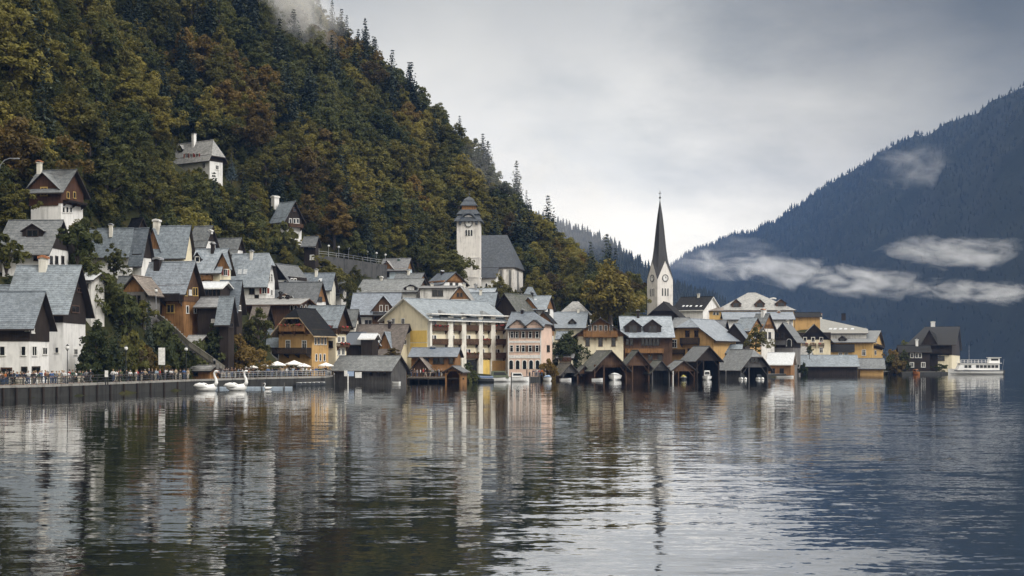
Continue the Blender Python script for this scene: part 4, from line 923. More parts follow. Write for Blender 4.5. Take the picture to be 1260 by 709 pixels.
# lake and far ground
def waterm():
    m, nt, b = newmat('lake_water')
    p = geopos(nt)
    b.inputs['Base Color'].default_value = (.006, .009, .010, 1); b.inputs['Roughness'].default_value = .035; b.inputs['IOR'].default_value = 1.36
    def slope(sc, amp, det, rot=0, stretch=(1, 1, 1)):
        n = noise(nt, mapping(nt, p, tuple(sc*k for k in stretch), (0, 0, rot)), 1, det, .55, .3)
        v = nt.nodes.new('ShaderNodeVectorMath'); v.operation = 'SUBTRACT'; nt.links.new(n.outputs['Color'], v.inputs[0]); v.inputs[1].default_value = (.5, .5, .5)
        w = nt.nodes.new('ShaderNodeVectorMath'); w.operation = 'SCALE'; nt.links.new(v.outputs[0], w.inputs[0]); w.inputs['Scale'].default_value = amp
        return w.outputs[0]
    def add(a, c):
        v = nt.nodes.new('ShaderNodeVectorMath'); v.operation = 'ADD'; nt.links.new(a, v.inputs[0]); nt.links.new(c, v.inputs[1]); return v.outputs[0]
    s = add(slope(.4, WAVE[0], 2, .12, (.3, 1, 1)), add(slope(1.75, WAVE[1], 3, -.1, (.3, 1, 1)), slope(5.5, WAVE[2], 2, 0, (.6, 1, 1))))
    big = noise(nt, mapping(nt, p, (.012, .02, .02)), 1, 3)
    k = ramp(nt, big.outputs[0], [(.35, (.55, .55, .55)), (.65, (1.25, 1.25, 1.25))])
    sy_ = nt.nodes.new('ShaderNodeSeparateXYZ'); nt.links.new(p, sy_.inputs[0])
    mr = nt.nodes.new('ShaderNodeMapRange'); mr.interpolation_type = 'SMOOTHSTEP'; nt.links.new(sy_.outputs[1], mr.inputs[0])          # calmer water in the lee of the village
    for i_, x_ in enumerate((45, 150, 1.1, .55)): mr.inputs[1+i_].default_value = x_
    k = mixc(nt, 1.0, k, mr.outputs[0], 'MULTIPLY')
    w = nt.nodes.new('ShaderNodeVectorMath'); w.operation = 'MULTIPLY'; nt.links.new(s, w.inputs[0]); nt.links.new(k, w.inputs[1])
    c = nt.nodes.new('ShaderNodeVectorMath'); c.operation = 'MULTIPLY_ADD'; nt.links.new(w.outputs[0], c.inputs[0]); c.inputs[1].default_value = (.5, 1.15, 0); c.inputs[2].default_value = (0, 0, 1)
    nz = nt.nodes.new('ShaderNodeVectorMath'); nz.operation = 'NORMALIZE'; nt.links.new(c.outputs[0], nz.inputs[0]); nt.links.new(nz.outputs[0], b.inputs['Normal'])
    gl = nt.nodes.new('ShaderNodeBsdfGlossy'); gl.inputs['Color'].default_value = (.95, .96, .96, 1); gl.inputs['Roughness'].default_value = .03; nt.links.new(nz.outputs[0], gl.inputs['Normal'])
    mx = nt.nodes.new('ShaderNodeMixShader'); mx.inputs[0].default_value = .34; nt.links.new(b.outputs[0], mx.inputs[1]); nt.links.new(gl.outputs[0], mx.inputs[2]); nt.links.new(mx.outputs[0], nt.nodes['Material Output'].inputs['Surface'])
    return m
WAVE = (.04, .09, .055)
q = MB().poly([(-9000, -3000, 0), (9000, -3000, 0), (9000, 9000, 0), (-9000, 9000, 0)]); tag(q.build('lake_water', waterm(), recalc=False), kind='structure')
q = MB().poly([(-9500, -3500, -6), (9500, -3500, -6), (9500, 9500, -6), (-9500, 9500, -6)]); tag(q.build('lake_bed_ground', GRD, recalc=False), kind='structure')

# ------------------------------------------------------------------ far mountains
def vnoise(P, s, seed):
    """smooth value noise on the plane"""
    r = np.random.default_rng(seed).random((97, 97)); q = P/s+1000; i = np.floor(q).astype(int); f = q-i; f = f*f*(3-2*f); i %= 96
    a = r[i[:, 0], i[:, 1]]; b = r[i[:, 0]+1, i[:, 1]]; c = r[i[:, 0], i[:, 1]+1]; d = r[i[:, 0]+1, i[:, 1]+1]
    return (a*(1-f[:, 0])+b*f[:, 0])*(1-f[:, 1])+(c*(1-f[:, 0])+d*f[:, 0])*f[:, 1]-.5
sil = [(600, 420), (700, 408), (760, 375), (800, 345), (830, 325), (850, 311), (880, 300), (930, 284), (960, 268), (990, 250), (1040, 216), (1075, 196), (1100, 181), (1150, 160), (1180, 150), (1205, 141), (1225, 124), (1260, 108), (1330, 60), (1460, -20), (1900, -20)]
su = np.array([u for u, _ in sil], float); sv = np.array([v for _, v in sil], float)
def ridgeY(u): return np.interp(u, [640, 850, 1050, 1260, 1500], [4000, 4000, 3200, 2250, 1900])
def baseY(u): return np.interp(u, [640, 850, 1050, 1260, 1500], [2900, 2800, 2000, 1300, 1150])
def mountain(P):
    u = 630+P[:, 0]/np.maximum(P[:, 1], 1)*F; Yr, Yb = ridgeY(u), baseY(u)
    Rz = CAMZ+(HV-np.interp(u, su, sv))/F*Yr+2; t = (P[:, 1]-Yb)/(Yr-Yb)
    pr = np.where(t < 1, np.sign(t)*np.abs(np.clip(t, -.2, 1))**.85, 1-.55*(t-1))
    z = Rz*pr; k = np.clip(1-np.abs(t-.5)*1.6, 0, 1)
    g = 1-2*np.abs(vnoise(np.column_stack([u*5.5, P[:, 1]*.2]), 150, 1))-.5
    return z+k*(g*60+vnoise(P, 60, 2)*25)+vnoise(P, 35, 3)*4
MTN = groundm('mountain_forest_floor', [(.35, (.006, .009, .007)), (.6, (.016, .02, .014))], .02)
o = grid_mesh('mountain_terrain', np.arange(-20, 1560, 16.), np.arange(1080, 4900, 20.), mountain, MTN); tag(o, kind='structure')
SR = 1800.
sil2 = [(300, 235), (560, 245), (600, 248), (640, 253), (672, 263), (700, 272), (740, 286), (780, 312), (820, 338), (850, 352), (868, 360), (880, 372), (900, 392), (930, 425), (960, 440)]
sx2 = np.array([kx(u)*SR for u, _ in sil2]); sz2 = np.array([wz(v, SR)-8 for _, v in sil2])
def spur(P):
    Rz = np.interp(P[:, 0], sx2, sz2); t = (P[:, 1]-1250)/(SR-1250)
    pr = np.where(t < 1, np.sign(t)*np.abs(np.clip(t, -.2, 1))**.9, 1-.7*(t-1))
    z = Rz*pr; k = np.clip(1-np.abs(t-.5)*1.6, 0, 1)
    return z+k*(vnoise(P*np.array([1, .3]), 90, 5)*45+vnoise(P, 40, 6)*14)
o = grid_mesh('misty_hill_terrain', np.arange(-500, 420, 12.), np.arange(1200, 2400, 14.), spur, MTN); tag(o, kind='structure')
# ------------------------------------------------------------------ forests
def blocks(p, h, wpx):
    """would a crown at p cover a house that stands behind it?"""
    u, vb = proj(p); _, vt = proj((p[0], p[1], p[2]+h))
    for (a, b, t, bt, Y) in BBOX:
        if p[1] < Y+4 and u+wpx > a-1 and u-wpx < b+1 and vt < bt-.22*(bt-t) and vb > t: return True
    return False
cand = []
xs = np.arange(-330, 75, 5.6); ys = np.arange(150, 600, 5.6)
gx, gy = np.meshgrid(xs, ys); P = np.stack([gx.ravel(), gy.ravel()], 1)+rng.uniform(-2.3, 2.3, (gx.size, 2))
Z = terr(P); S = poly_sd(P, SHORE)
back = terr(P+P/np.linalg.norm(P, axis=1)[:, None]*24)
foot = np.array(FOOT)
for (x, y), z, s, zb_ in zip(P, Z, S, back):
    if s < 14 or y < 140: continue
    u, v = proj((x, y, z))
    if u < -130 or u > 790 or v < -130: continue
    if (y < 235 and z < 12) or z < 9 + max(0, (u-560)*.03): continue
    if (zb_-z)/24 < -.55 and y > 480: continue
    if np.min(np.hypot(foot[:, 0]-x, foot[:, 1]-y)-foot[:, 2]) < 1.5: continue
    n1 = float(vnoise(np.array([[x, y]]), 38, 11)[0]); r = random.random()
    up = max(0, (z-60)/90)
    if r < .10+.30*min(1, up)+.4*max(0, n1): kd = 'conifer'
    else:
        n2 = float(vnoise(np.array([[x, y]]), 26, 21)[0])*1.5+random.uniform(-.33, .33)
        kd = 'rust' if n2 > .58 else ('gold' if n2 > .24 else ('olive' if n2 > -.14 else 'green'))
    if kd == 'conifer': h = random.uniform(12, 22)
    else: h = random.uniform(8, 13.5)
    wpx = (2.4 if kd == 'conifer' else 3.6)*h/11*F/y
    while h > 3.4 and blocks((x, y, z), h, wpx*.8): h *= .75; wpx *= .75
    if h <= 3.4: continue
    cand.append((x, y, z-.5, h, kd, u, v))
def size_(c): return c[3]/c[1]*(1 if (-5 < c[5] < 700 and c[6]-c[3]/c[1]*F > -20 and c[6] < 430) else .3)
cand.sort(key=size_, reverse=True)
ZONES = [(54, 250, 'the yellow-windowed dark chalet'), (245, 195, 'the highest half-hipped white house'), (355, 268, 'the small balcony chalet'), (576, 290, 'the church clock tower'), (617, 310, 'the church nave'),
         (430, 310, 'the row of street lamps'), (215, 290, 'the broad slate roof cluster'), (60, 330, 'the tall white lake house'), (690, 385, 'the long dark-eaved slate roof'), (140, 290, 'the pale slate cottage'), (310, 330, 'the red-shuttered white house'), (150, 120, 'the shaded upper slope'), (330, 90, 'the misty mid slope'), (420, 60, 'the foggy crest'), (520, 150, 'the skyline ridge'), (40, 60, 'the dark corner of the slope')]
KN = {'conifer': ('conifer', 'dark green spruce', 'spruces on the wooded slope'), 'rust': ('tree', 'rust-brown autumn tree', 'autumn trees on the wooded slope'), 'gold': ('tree', 'golden autumn tree', 'autumn trees on the wooded slope'), 'olive': ('tree', 'olive-green leafy tree', 'leafy trees on the wooded slope'), 'green': ('tree', 'deep green leafy tree', 'leafy trees on the wooded slope')}
nind = 270; used = {}
for c in cand[:nind]:
    x, y, z, h, kd, u, v = c; vm = v-h/y*F/2
    zn = sorted(ZONES, key=lambda q: math.hypot(q[0]-u, q[1]-vm))[0]
    rel = 'above' if vm < zn[1]-12 else ('below' if vm > zn[1]+25 else 'level with')
    sz = 'tall' if h > (15.5 if kd == 'conifer' else 11.6) else ('small' if h < (10 if kd == 'conifer' else 8.5) else 'mid-sized')
    nm, ad, gp = KN[kd]
    tree({'conifer': 'spruce_tree'}.get(kd, 'broadleaf_tree'), f'{sz} {ad} {rel} {zn[2]}', kd, (x, y, z), h, group=gp, wide=random.uniform(.9, 1.25))
rest = cand[nind:]
# low growth that closes the gaps between the trunks
gx, gy = np.meshgrid(np.arange(-240, 70, 4.3), np.arange(150, 520, 4.3)); P = np.stack([gx.ravel(), gy.ravel()], 1)+rng.uniform(-2, 2, (gx.size, 2))
gx, gy = np.meshgrid(np.arange(-160, 40, 2.4), np.arange(160, 480, 2.4)); Q = np.stack([gx.ravel(), gy.ravel()], 1)+rng.uniform(-1.2, 1.2, (gx.size, 2))
Zq = terr(Q); steep = np.hypot(terr(Q+[1.5, 0])-Zq, terr(Q+[0, 1.5])-Zq)/1.5
P = np.concatenate([P, Q[steep > 1.15]])
Z = terr(P); S = poly_sd(P, SHORE); under = []
for (x, y), z, s in zip(P, Z, S):
    if s < 13 or z < 5 or (y < 235 and z < 9): continue
    u, v = proj((x, y, z))
    if u < -90 or u > 770 or v < -60 or np.min(np.hypot(foot[:, 0]-x, foot[:, 1]-y)-foot[:, 2]*.8) < .3: continue
    h = random.uniform(2.6, 5.2)
    while h > 1.5 and blocks((x, y, z), h, .35*h*F/y): h *= .7
    if h > 1.5: under.append((x, y, z-.3, h, random.choices(['green', 'olive', 'gold'], [5, 3, 1])[0], u, v))
print('undergrowth', len(under))
print('forest candidates', len(cand))
def scatter(name, pts_, srcs, kind='stuff'):
    """one object whose points carry instanced crowns; pts_: (x,y,z,scale,rot,index)"""
    A = np.array(pts_, float); me = bpy.data.meshes.new(name); me.vertices.add(len(A)); me.vertices.foreach_set('co', A[:, :3].ravel())
    for k, col in (('size', 3), ('turn', 4)):
        at = me.attributes.new(k, 'FLOAT', 'POINT'); at.data.foreach_set('value', A[:, col])
    at = me.attributes.new('pick', 'INT', 'POINT'); at.data.foreach_set('value', A[:, 5].astype(np.int32))
    o = link(name, me); tag(o, kind=kind)
    ng = bpy.data.node_groups.new(name, 'GeometryNodeTree'); ng.interface.new_socket('Geometry', in_out='INPUT', socket_type='NodeSocketGeometry'); ng.interface.new_socket('Geometry', in_out='OUTPUT', socket_type='NodeSocketGeometry')
    N = ng.nodes.new; Lk = ng.links.new; gi = N('NodeGroupInput'); go = N('NodeGroupOutput'); ip = N('GeometryNodeInstanceOnPoints'); jn = N('GeometryNodeJoinGeometry')
    for s_ in reversed(srcs):
        oi = N('GeometryNodeObjectInfo'); oi.inputs['Object'].default_value = s_; oi.inputs['As Instance'].default_value = True; oi.transform_space = 'ORIGINAL'; Lk(oi.outputs['Geometry'], jn.inputs[0])
    def attr(nm, ty):
        a = N('GeometryNodeInputNamedAttribute'); a.data_type = ty; a.inputs[0].default_value = nm; return a.outputs[0]
    Lk(gi.outputs[0], ip.inputs['Points']); Lk(jn.outputs[0], ip.inputs['Instance']); ip.inputs['Pick Instance'].default_value = True
    Lk(attr('pick', 'INT'), ip.inputs['Instance Index']); Lk(attr('size', 'FLOAT'), ip.inputs['Scale'])
    cx = N('ShaderNodeCombineXYZ'); Lk(attr('turn', 'FLOAT'), cx.inputs[2]); Lk(cx.outputs[0], ip.inputs['Rotation'])
    Lk(ip.outputs[0], go.inputs[0]); md = o.modifiers.new('scatter', 'NODES'); md.node_group = ng
    return o
# crowns of trees already standing serve as patterns for the mass behind them
srcs = []; sidx = {}
for o in list(COL.objects):
    if o.type == 'MESH' and o.name.split('.')[0] == 'crown' and o.data.name not in sidx:
        sidx[o.data.name] = len(srcs); srcs.append(o)
def crown_index(kd):
    c = [sidx[m.name] for m in CROWNS[kd] if m.name in sidx]
    return random.choice(c) if c else 0
def bh_of(i):
    nm = srcs[i].data.name
    for kd, ms in CROWNS.items():
        for m, hh_ in zip(ms, BASEH[kd]):
            if m.name == nm: return hh_
    return 11.
pp = []
for (x, y, z, h, kd, u, v) in rest+under:
    i = crown_index(kd); pp.append((x, y, z, h/bh_of(i), random.uniform(0, 6.28), i))
tag(scatter('hillside_forest', pp, srcs), 'autumn forest of olive, golden and dark green crowns on the steep slope', 'forest')
con = [i for i, s_ in enumerate(srcs) if any(s_.data == m for m in CROWNS['conifer'])] or [0]
# far woods: light, simple firs of their own kind
def fir_mesh():
    q = MB(); r_ = random.Random(3)
    for i in range(6):
        z = 1.5+i*2.5; r = 4.3*(1-i/6.8); k = 7
        pts_ = [(r*math.cos(6.283*j/k+i)*r_.uniform(.75, 1.2), r*math.sin(6.283*j/k+i)*r_.uniform(.75, 1.2), z-r_.uniform(0, .9)) for j in range(k)]
        for j in range(k): q.poly([pts_[j], pts_[(j+1) % k], (0, 0, z+3.8)])
    return q.mesh('crown', [LM['far']], recalc=False)
FIRM = fir_mesh()
def far_tree(name, label, x, y, fn, h, group):
    t = thing(name, label, 'tree', (x, y, float(fn(np.array([[x, y]]))[0])-1)); t.scale = (h/19,)*3; t['group'] = group
    link('trunk', TRUNK['c'], t); return link('crown', FIRM, t)
f1 = far_tree('fir_tree', 'single far fir at the water-side foot of the blue mountain', 700, 1990, mountain, 22, 'firs on the blue mountain')
def far_scatter(name, label, fn, X0, X1, Y0, Y1, sp, hmin, hmax, src, byd=False):
    gx, gy = np.meshgrid(np.arange(X0, X1, sp), np.arange(Y0, Y1, sp)); P = np.stack([gx.ravel(), gy.ravel()], 1)+rng.uniform(-sp*.5, sp*.5, (gx.size, 2))
    z = fn(P); u = 630+P[:, 0]/P[:, 1]*F; v = HV-(z-CAMZ)/P[:, 1]*F
    m = (z > 1) & ((P[:, 1] < ridgeY(u)+60) if byd else True) & (u > -80) & (u < 1330) & (v > -90)
    P, z = P[m], z[m]; hs = rng.uniform(hmin, hmax, len(P))/19.*(1+.35*vnoise(P, 50, 9))
    if byd: hs *= P[:, 1]/3600.
    pts_ = np.column_stack([P, z-1, hs, rng.uniform(0, 6.28, len(P)), np.zeros(len(P))])
    print(name, len(P)); tag(scatter(name, pts_, [src]), label, 'forest')
far_scatter('mountain_forest', 'blue-dark conifer forest covering the far mountain', mountain, 60, 1300, 1250, 4050, 12, 9, 16, f1, True)
def bush_src(): return [s_ for s_ in srcs if any(s_.data == m for m in CROWNS['green'])][0]
far_scatter('misty_hill_forest', 'pale misty forest on the hill behind the steeple', spur, -330, 380, 1260, 1880, 9, 8, 17, f1)

# ------------------------------------------------------------------ single trees and bushes of the village
def ptree(name, label, kd, u, vb_, Y, hpx, wide=1.0, **k):
    Y = max(Y, shoreY(u)+10) if u < 420 else Y
    p = wp(u, vb_, Y); zg = tz(p.x, p.y); h = hpx*Y/F
    if abs(zg-p.z) < 6: h += max(0, p.z-zg-.3); p.z = min(p.z, zg) if zg < p.z else p.z
    return tree(name, label, kd, p, h, wide=wide, **k)
ptree('broadleaf_tree', 'great golden-green round tree beside the carved balcony chalet', 'gold', 751, 407, 346, 80, 1.06, big=True)
ptree('broadleaf_tree', 'lower green tree at the shoulder of the great golden tree', 'olive', 785, 392, 356, 34, 1.0)
ptree('broadleaf_tree', 'rust-red round tree above the quay crowd', 'rust', 291, 458, 236, 47, 1.2)
ptree('broadleaf_tree', 'yellow-green tree next to the rust-red tree above the quay', 'olive', 318, 446, 246, 66, .95)
ptree('spruce_tree', 'slender dark spruce in front of the brown veranda chalet', 'conifer', 183, 440, 214, 72, .7)
ptree('spruce_tree', 'broad dark spruce on the bank behind the quay lamp', 'conifer', 143, 462, 196, 70, 1.1)
ptree('broadleaf_tree', 'dark leafy tree filling the bank beside the tall white lake house', 'green', 118, 466, 190, 70, .8)
ptree('broadleaf_tree', 'small olive tree covering the front of the pale slate cottage', 'olive', 140, 345, 240, 50, .9)
ptree('broadleaf_tree', 'light green drooping tree above the tall white lake house chimney', 'green', 118, 352, 212, 42, 1.0)
ptree('broadleaf_tree', 'dark tree between drooping tree and brown annex', 'green', 136, 392, 222, 46, .9)
ptree('broadleaf_tree', 'copper-brown tree beside the white notice board', 'rust', 182, 466, 200, 42, 1.1)
ptree('broadleaf_tree', 'dark green tree just uphill of the ticket kiosk', 'green', 219, 462, 212, 52, .95)
ptree('broadleaf_tree', 'deep green tree below the black timber sheds', 'green', 262, 440, 226, 44, 1.0)
ptree('broadleaf_tree', 'dark tree in the gap beside the pink house', 'green', 692, 446, 318, 34, 1.1)
ptree('broadleaf_tree', 'second dark tree in the gap near the carved balcony chalet', 'green', 705, 440, 322, 34, 1.0)
ptree('broadleaf_tree', 'brown shaggy tree at the water edge beside the pink house', 'rust', 674, 464, 299, 22, 1.3)
ptree('broadleaf_tree', 'young orange and green tree behind the half-hipped boathouse', 'gold', 930, 437, 334, 33, 1.0)
ptree('broadleaf_tree', 'dark shrub-like tree before the cream gabled house', 'green', 996, 440, 380, 16, 1.0)
ptree('broadleaf_tree', 'reddish leafless-looking tree in front of the big brown-roofed house', 'rust', 484, 446, 264, 20, 1.9)
ptree('broadleaf_tree', 'golden tree leaning over the grey house roofs under the lamps', 'gold', 432, 392, 308, 52, .7)
ptree('broadleaf_tree', 'olive tree in front of the church tower foot', 'olive', 556, 350, 352, 44, 1.1)
ptree('broadleaf_tree', 'tiny golden tree before the gothic choir window', 'gold', 615, 362, 358, 22, .9)
ptree('broadleaf_tree', 'yellowing bush-like tree beside the narrow black timber hut', 'gold', 398, 340, 312, 20, 1.6)
ptree('broadleaf_tree', 'autumn tree at the far end of the bright ochre house', 'rust', 1100, 461, 398, 34, 1.1)
ptree('broadleaf_tree', 'olive tree beside the low dark annex', 'olive', 1112, 461, 396, 30, .9)
ptree('broadleaf_tree', 'dark tree rising behind the low dark annex', 'green', 1113, 461, 425, 42, .8)
ptree('spruce_tree', 'blue-green spruce beside the highest half-hipped white house', 'blue', 285, 222, 324, 28, .9)
ptree('broadleaf_tree', 'dark green tree by the hotel terrace corner', 'green', 578, 468, 276, 24, .9)
ptree('broadleaf_tree', 'small green tree in the courtyard below the ochre guest house', 'olive', 362, 464, 252, 24, 1.0)
for i, (lab, kd, u, vb_, Y, r, h) in enumerate([
    ('dark bush under the tall white lake house gable', 'green', 112, 470, 184, 2.2, 4), ('dark bush on the bank above the quay railing', 'green', 128, 470, 188, 2.5, 4.5), ('olive bush on the bank beside the quay lamp', 'olive', 160, 468, 194, 2.4, 5), ('copper bush on the bank near the notice board', 'rust', 172, 466, 200, 2.2, 4),
    ('green bush at the foot of the stairway', 'green', 205, 462, 208, 2.4, 5), ('low golden bush beside the ticket kiosk', 'gold', 271, 470, 208, 1.7, 1.8), ('green bush under the brown veranda chalet', 'green', 200, 420, 220, 3, 5), ('rust bush under the brown veranda chalet', 'rust', 222, 412, 222, 2.6, 4), ('dark bush midway along the stairway', 'green', 240, 440, 218, 2.8, 5),
    ('olive bush at the top of the stairway', 'olive', 176, 402, 222, 2.4, 4), ('dark bush below the brown annex', 'green', 156, 410, 216, 3, 6), ('olive bush below the brown annex', 'olive', 168, 430, 208, 3, 6), ('dark bush behind the quay crowd', 'green', 300, 466, 238, 2.6, 3), ('golden bush on the guest house terrace', 'gold', 372, 462, 251, 1.6, 2),
    ('shaggy brown bush on the water edge by the pink house', 'rust', 676, 466, 298, 2.4, 4), ('dark bush by the hotel landing', 'green', 572, 469, 272, 1.8, 2.6),
    ('dark bush behind the cream gabled house', 'green', 988, 441, 379, 1.6, 2.6), ('golden bush beside the bright ochre house', 'gold', 1096, 459, 392, 3, 5), ('rust bush by the shoreline near the dark annex', 'rust', 1104, 460, 390, 2.8, 4.4), ('green bush at the shoreline by the dark annex', 'green', 1112, 460.5, 392, 2.2, 3), ('dark bush at the foot of the dark timber lake house', 'green', 1158, 460, 408, 2.2, 2.4),
    ('olive bush beside the yellow-windowed chalet base', 'olive', 106, 285, 226, 3, 5), ('green bush between the old dormered chalet and the slope', 'green', 95, 318, 206, 3, 5), ('pale bush beside the old dormered chalet wall', 'olive', 8, 330, 190, 3, 4.5), ('olive bush beneath the small balcony chalet', 'olive', 352, 302, 322, 4, 6), ('golden bush beneath the lamp-lined wall', 'gold', 412, 335, 318, 3, 4),
    ('olive bush under the gable of the highest white house', 'olive', 247, 224, 319, 2.4, 3.2), ('deep green bush under the wall of the highest white house', 'green', 261, 227, 317, 2.6, 3.6), ('olive bush at the outer corner of the highest white house', 'olive', 273, 226, 320, 2.3, 3.0),
    ('golden bush below the highest white house', 'gold', 238, 222, 316, 2.6, 2.0)]):
    Y = max(Y, shoreY(u)+10) if u < 420 else Y
    p = wp(u, vb_, Y); zg = tz(p.x, p.y); d = p.z-zg
    if -8 < d < 8: p.z = zg; h = h+min(2, max(0, d))
    bush(lab, kd, p, r, h, 'bushes of the village')
# ------------------------------------------------------------------ quay furniture, wall with lamps, stairway
def lampmesh(h):
    q = MB(); q.tube([(0, 0, -.3), (0, 0, .5), (0, 0, .55), (0, 0, h-.75)], [.09, .09, .055, .045], 8)
    q.tube([(0, 0, h-.75), (0, 0, h-.62)], [.05, .16], 8)
    g = MB().ball((0, 0, h-.36), (.27, .27, .3), 0, 10, 7)
    c = MB().tube([(0, 0, h-.12), (0, 0, h-.02), (0, 0, h+.12)], [.24, .14, .02], 8)
    return q.mesh('post', [IRON]), g.mesh('globe', [LAMPG], True), c.mesh('cap', [IRON])
LAMPS = {h: lampmesh(h) for h in (5.0, 4.0)}
LAMPS[4.0] = tuple((lambda m: (m.materials.__setitem__(0, GREYM), m)[1])(m) if m.name.startswith('post') else m for m in LAMPS[4.0])
def lamp(label, p, h, group):
    t = thing('street_lamp', label, 'street lamp', p, 0, group)
    for m in LAMPS[h]: link(m.name.split('.')[0], m, t)
    return t
def onq(u, back): Y = shoreY(u)+back; return Vector((kx(u)*Y, Y, QZ))
lamp('globe street lamp at the quay rail below the dark spruces', onq(155, 2.0), 5.0, 'globe street lamps')
lamp('globe street lamp at the quay rail beside the ticket kiosk', onq(229, 2.0), 5.0, 'globe street lamps')
lamp('globe street lamp in front of the tall white lake house', onq(83, 2.0), 5.0, 'globe street lamps')
lamp('globe street lamp at the top of the stairway beside the brown chalet', wp(192, 386, 223), 4.0, 'globe street lamps')
for i, (u, vt) in enumerate([(392.5, 299.5), (404.5, 300.5), (416.8, 302), (429, 303.5), (440.8, 305.5), (452.3, 307.5), (463.2, 309.5), (474.3, 311.5)]):
    Y = 330+(u-392)*.15+1.5; nm = ('first', 'second', 'third', 'fourth', 'fifth', 'sixth', 'seventh', 'last')[i]
    p = wp(u, vt, Y); p.z -= 4.05
    lamp(f'{nm} globe lamp on the hillside wall, counting from the narrow black hut', p, 4.0, 'globe lamps along the hillside wall')
q = MB(); top = [wp(u, v, 330+(u-392)*.15) for u, v in WALLPTS]
for a, b in zip(top[:-1], top[1:]):
    q.quadbox([(p.x, p.y+dy, p.z-dz) for dz in (8, 0) for p, dy in ((a, 0), (b, 0), (b, .7), (a, .7))])
wl = thing('retaining_wall', 'grey hillside retaining wall carrying the row of globe lamps', 'wall', tuple(top[0])); o = q.build('wall', plaster('wall_dark_stone', (.085, .085, .085), .5), wl); o.location = -Vector(top[0])
q = MB()
for a, b in zip(top[:-1], top[1:]):
    for h in (.5, 1.0): q.tube([a+Vector((0, .3, h)), b+Vector((0, .3, h))], .05, 5)
    n = int((b-a).length/2)
    for i in range(n): c = a.lerp(b, i/n); q.tube([c+Vector((0, .3, 0)), c+Vector((0, .3, 1.0))], .05, 5)
o = q.build('handrail', GREYM, wl); o.location = -Vector(top[0])
q = MB(); q.slab([[(a.x, a.y+.7, a.z-.12), (b.x, b.y+.7, b.z-.12), (b.x, b.y+6, b.z-.1), (a.x, a.y+6, a.z-.1)] for a, b in zip(top[:-1], top[1:])], .5); tag(q.build('hillside_road', PAVE), kind='structure')
# stairway climbing from the kiosk to the brown chalet
q = MB(); sp_ = [wp(*s_) for s_ in STAIRS]
for a, b in zip(sp_[:-1], sp_[1:]):
    n = max(2, int(abs(a.z-b.z)/.34))
    for i in range(n):
        c = a.lerp(b, i/n); d = a.lerp(b, (i+1)/n); q.box(min(c.x, d.x), max(c.x, d.x)+.02, c.y, c.y+1.8, min(c.z, d.z)-.6, c.z-.02*i)
sw = thing('stairway', 'stone stairway with pale parapet climbing from kiosk to brown chalet', 'stairway', tuple(sp_[-1])); o = q.build('steps', STONE, sw); o.location = -Vector(sp_[-1])
q = MB()
for a, b in zip(sp_[:-1], sp_[1:]):
    q.quadbox([(p.x, p.y-dy, p.z+dz) for dz in (-.35, .45) for p, dy in ((a, .3), (b, .3), (b, 0), (a, 0))])
    q.quadbox([(p.x, p.y-dy, p.z+dz) for dz in (.452, .54) for p, dy in ((a, .36), (b, .36), (b, -.06), (a, -.06))])
o = q.build('parapet', plaster('parapet_stone', (.15, .14, .11), .5), sw); o.location = -Vector(sp_[-1])
def railing(label, u0, u1, mat, sp=2.2):
    us = np.arange(u0, u1+.1, 4.); P = [Vector((kx(u)*(shoreY(u)+.35), shoreY(u)+.35, QZ)) for u in us]
    t = thing('railing', label, 'railing', tuple(P[0])); q = MB()
    for h in (.4, .75, 1.08): q.tube([p-P[0]+Vector((0, 0, h)) for p in P], .035 if h < 1 else .05, 5)
    q.build('rail', mat, t); pm = MB().tube([(0, 0, -.1), (0, 0, 1.1)], .05, 6).mesh('post', [mat])
    acc = 0; k = 0
    for a, b in zip(P[:-1], P[1:]):
        L = (b-a).length
        while acc < L:
            o = link('post', pm, t); o.location = a.lerp(b, acc/L)-P[0]; acc += sp; k += 1
        acc -= L
    return t
railing('dark iron railing along the quay in front of the white houses', -30, 232, IRON, 2.0)
railing('pale metal railing along the quay beside the swan boats', 272, 408, GREYM, 1.4)
def board(label, u, vt, vb, Y, wpx, mt, leg=False):
    p = wp(u, vb, Y); h = (vb-vt)*Y/F; w = wpx*Y/F
    zg = tz(p.x, p.y) if Y > shoreY(u)+9 else QZ
    t = thing('notice_board', label, 'sign', (p.x, p.y, p.z)); MB().box(-w/2, w/2, -.05, .05, 0, h).build('panel', mt, t)
    q = MB()
    for s_ in (-1, 1): q.box(s_*w*.35-.06, s_*w*.35+.06, .05, .15, min(-.2, zg-p.z-.2), h*.8)
    q.build('stand', IRON, t)
board('tall white panel standing on the bank above the quay railing', 199, 428, 449, 204, 8, WTRIM)
board('small white notice panel on the quay railing', 131, 456, 464, 185, 4, WTRIM)
board('white noticeboard hung on the weathered grey boathouse', 441, 458, 465, 256.2, 8, WTRIM)
board('pale blue cloth banner hung on the weathered grey boathouse', 431.5, 457, 463, 256.3, 8, plain('banner_blue', (.35, .45, .62), .7))
board('narrow white banner near the corner of the weathered grey boathouse', 425.5, 456, 463, 256.2, 4, WTRIM)
# curved street lamp at the edge of the slope
Y = 214; b0 = wp(-2, 236, Y); zg = tz(b0.x, b0.y)
t = thing('street_lamp', 'tall grey street lamp with curved arm above the slope', 'street lamp', (b0.x, b0.y, zg)); tp = wp(2, 199, Y)-Vector((b0.x, b0.y, zg))
MB().tube([(0, 0, -.5), (0, 0, tp.z-2), (.25, 0, tp.z-.6), (.9, 0, tp.z+.2), (1.7, 0, tp.z+.5), (2.6, 0, tp.z+.5)], [.09, .07, .06, .06, .05, .05], 7).build('post', GREYM, t)
MB().box(2.2, 3.2, -.15, .15, tp.z+.38, tp.z+.55).build('lamp_head', GREYM, t)

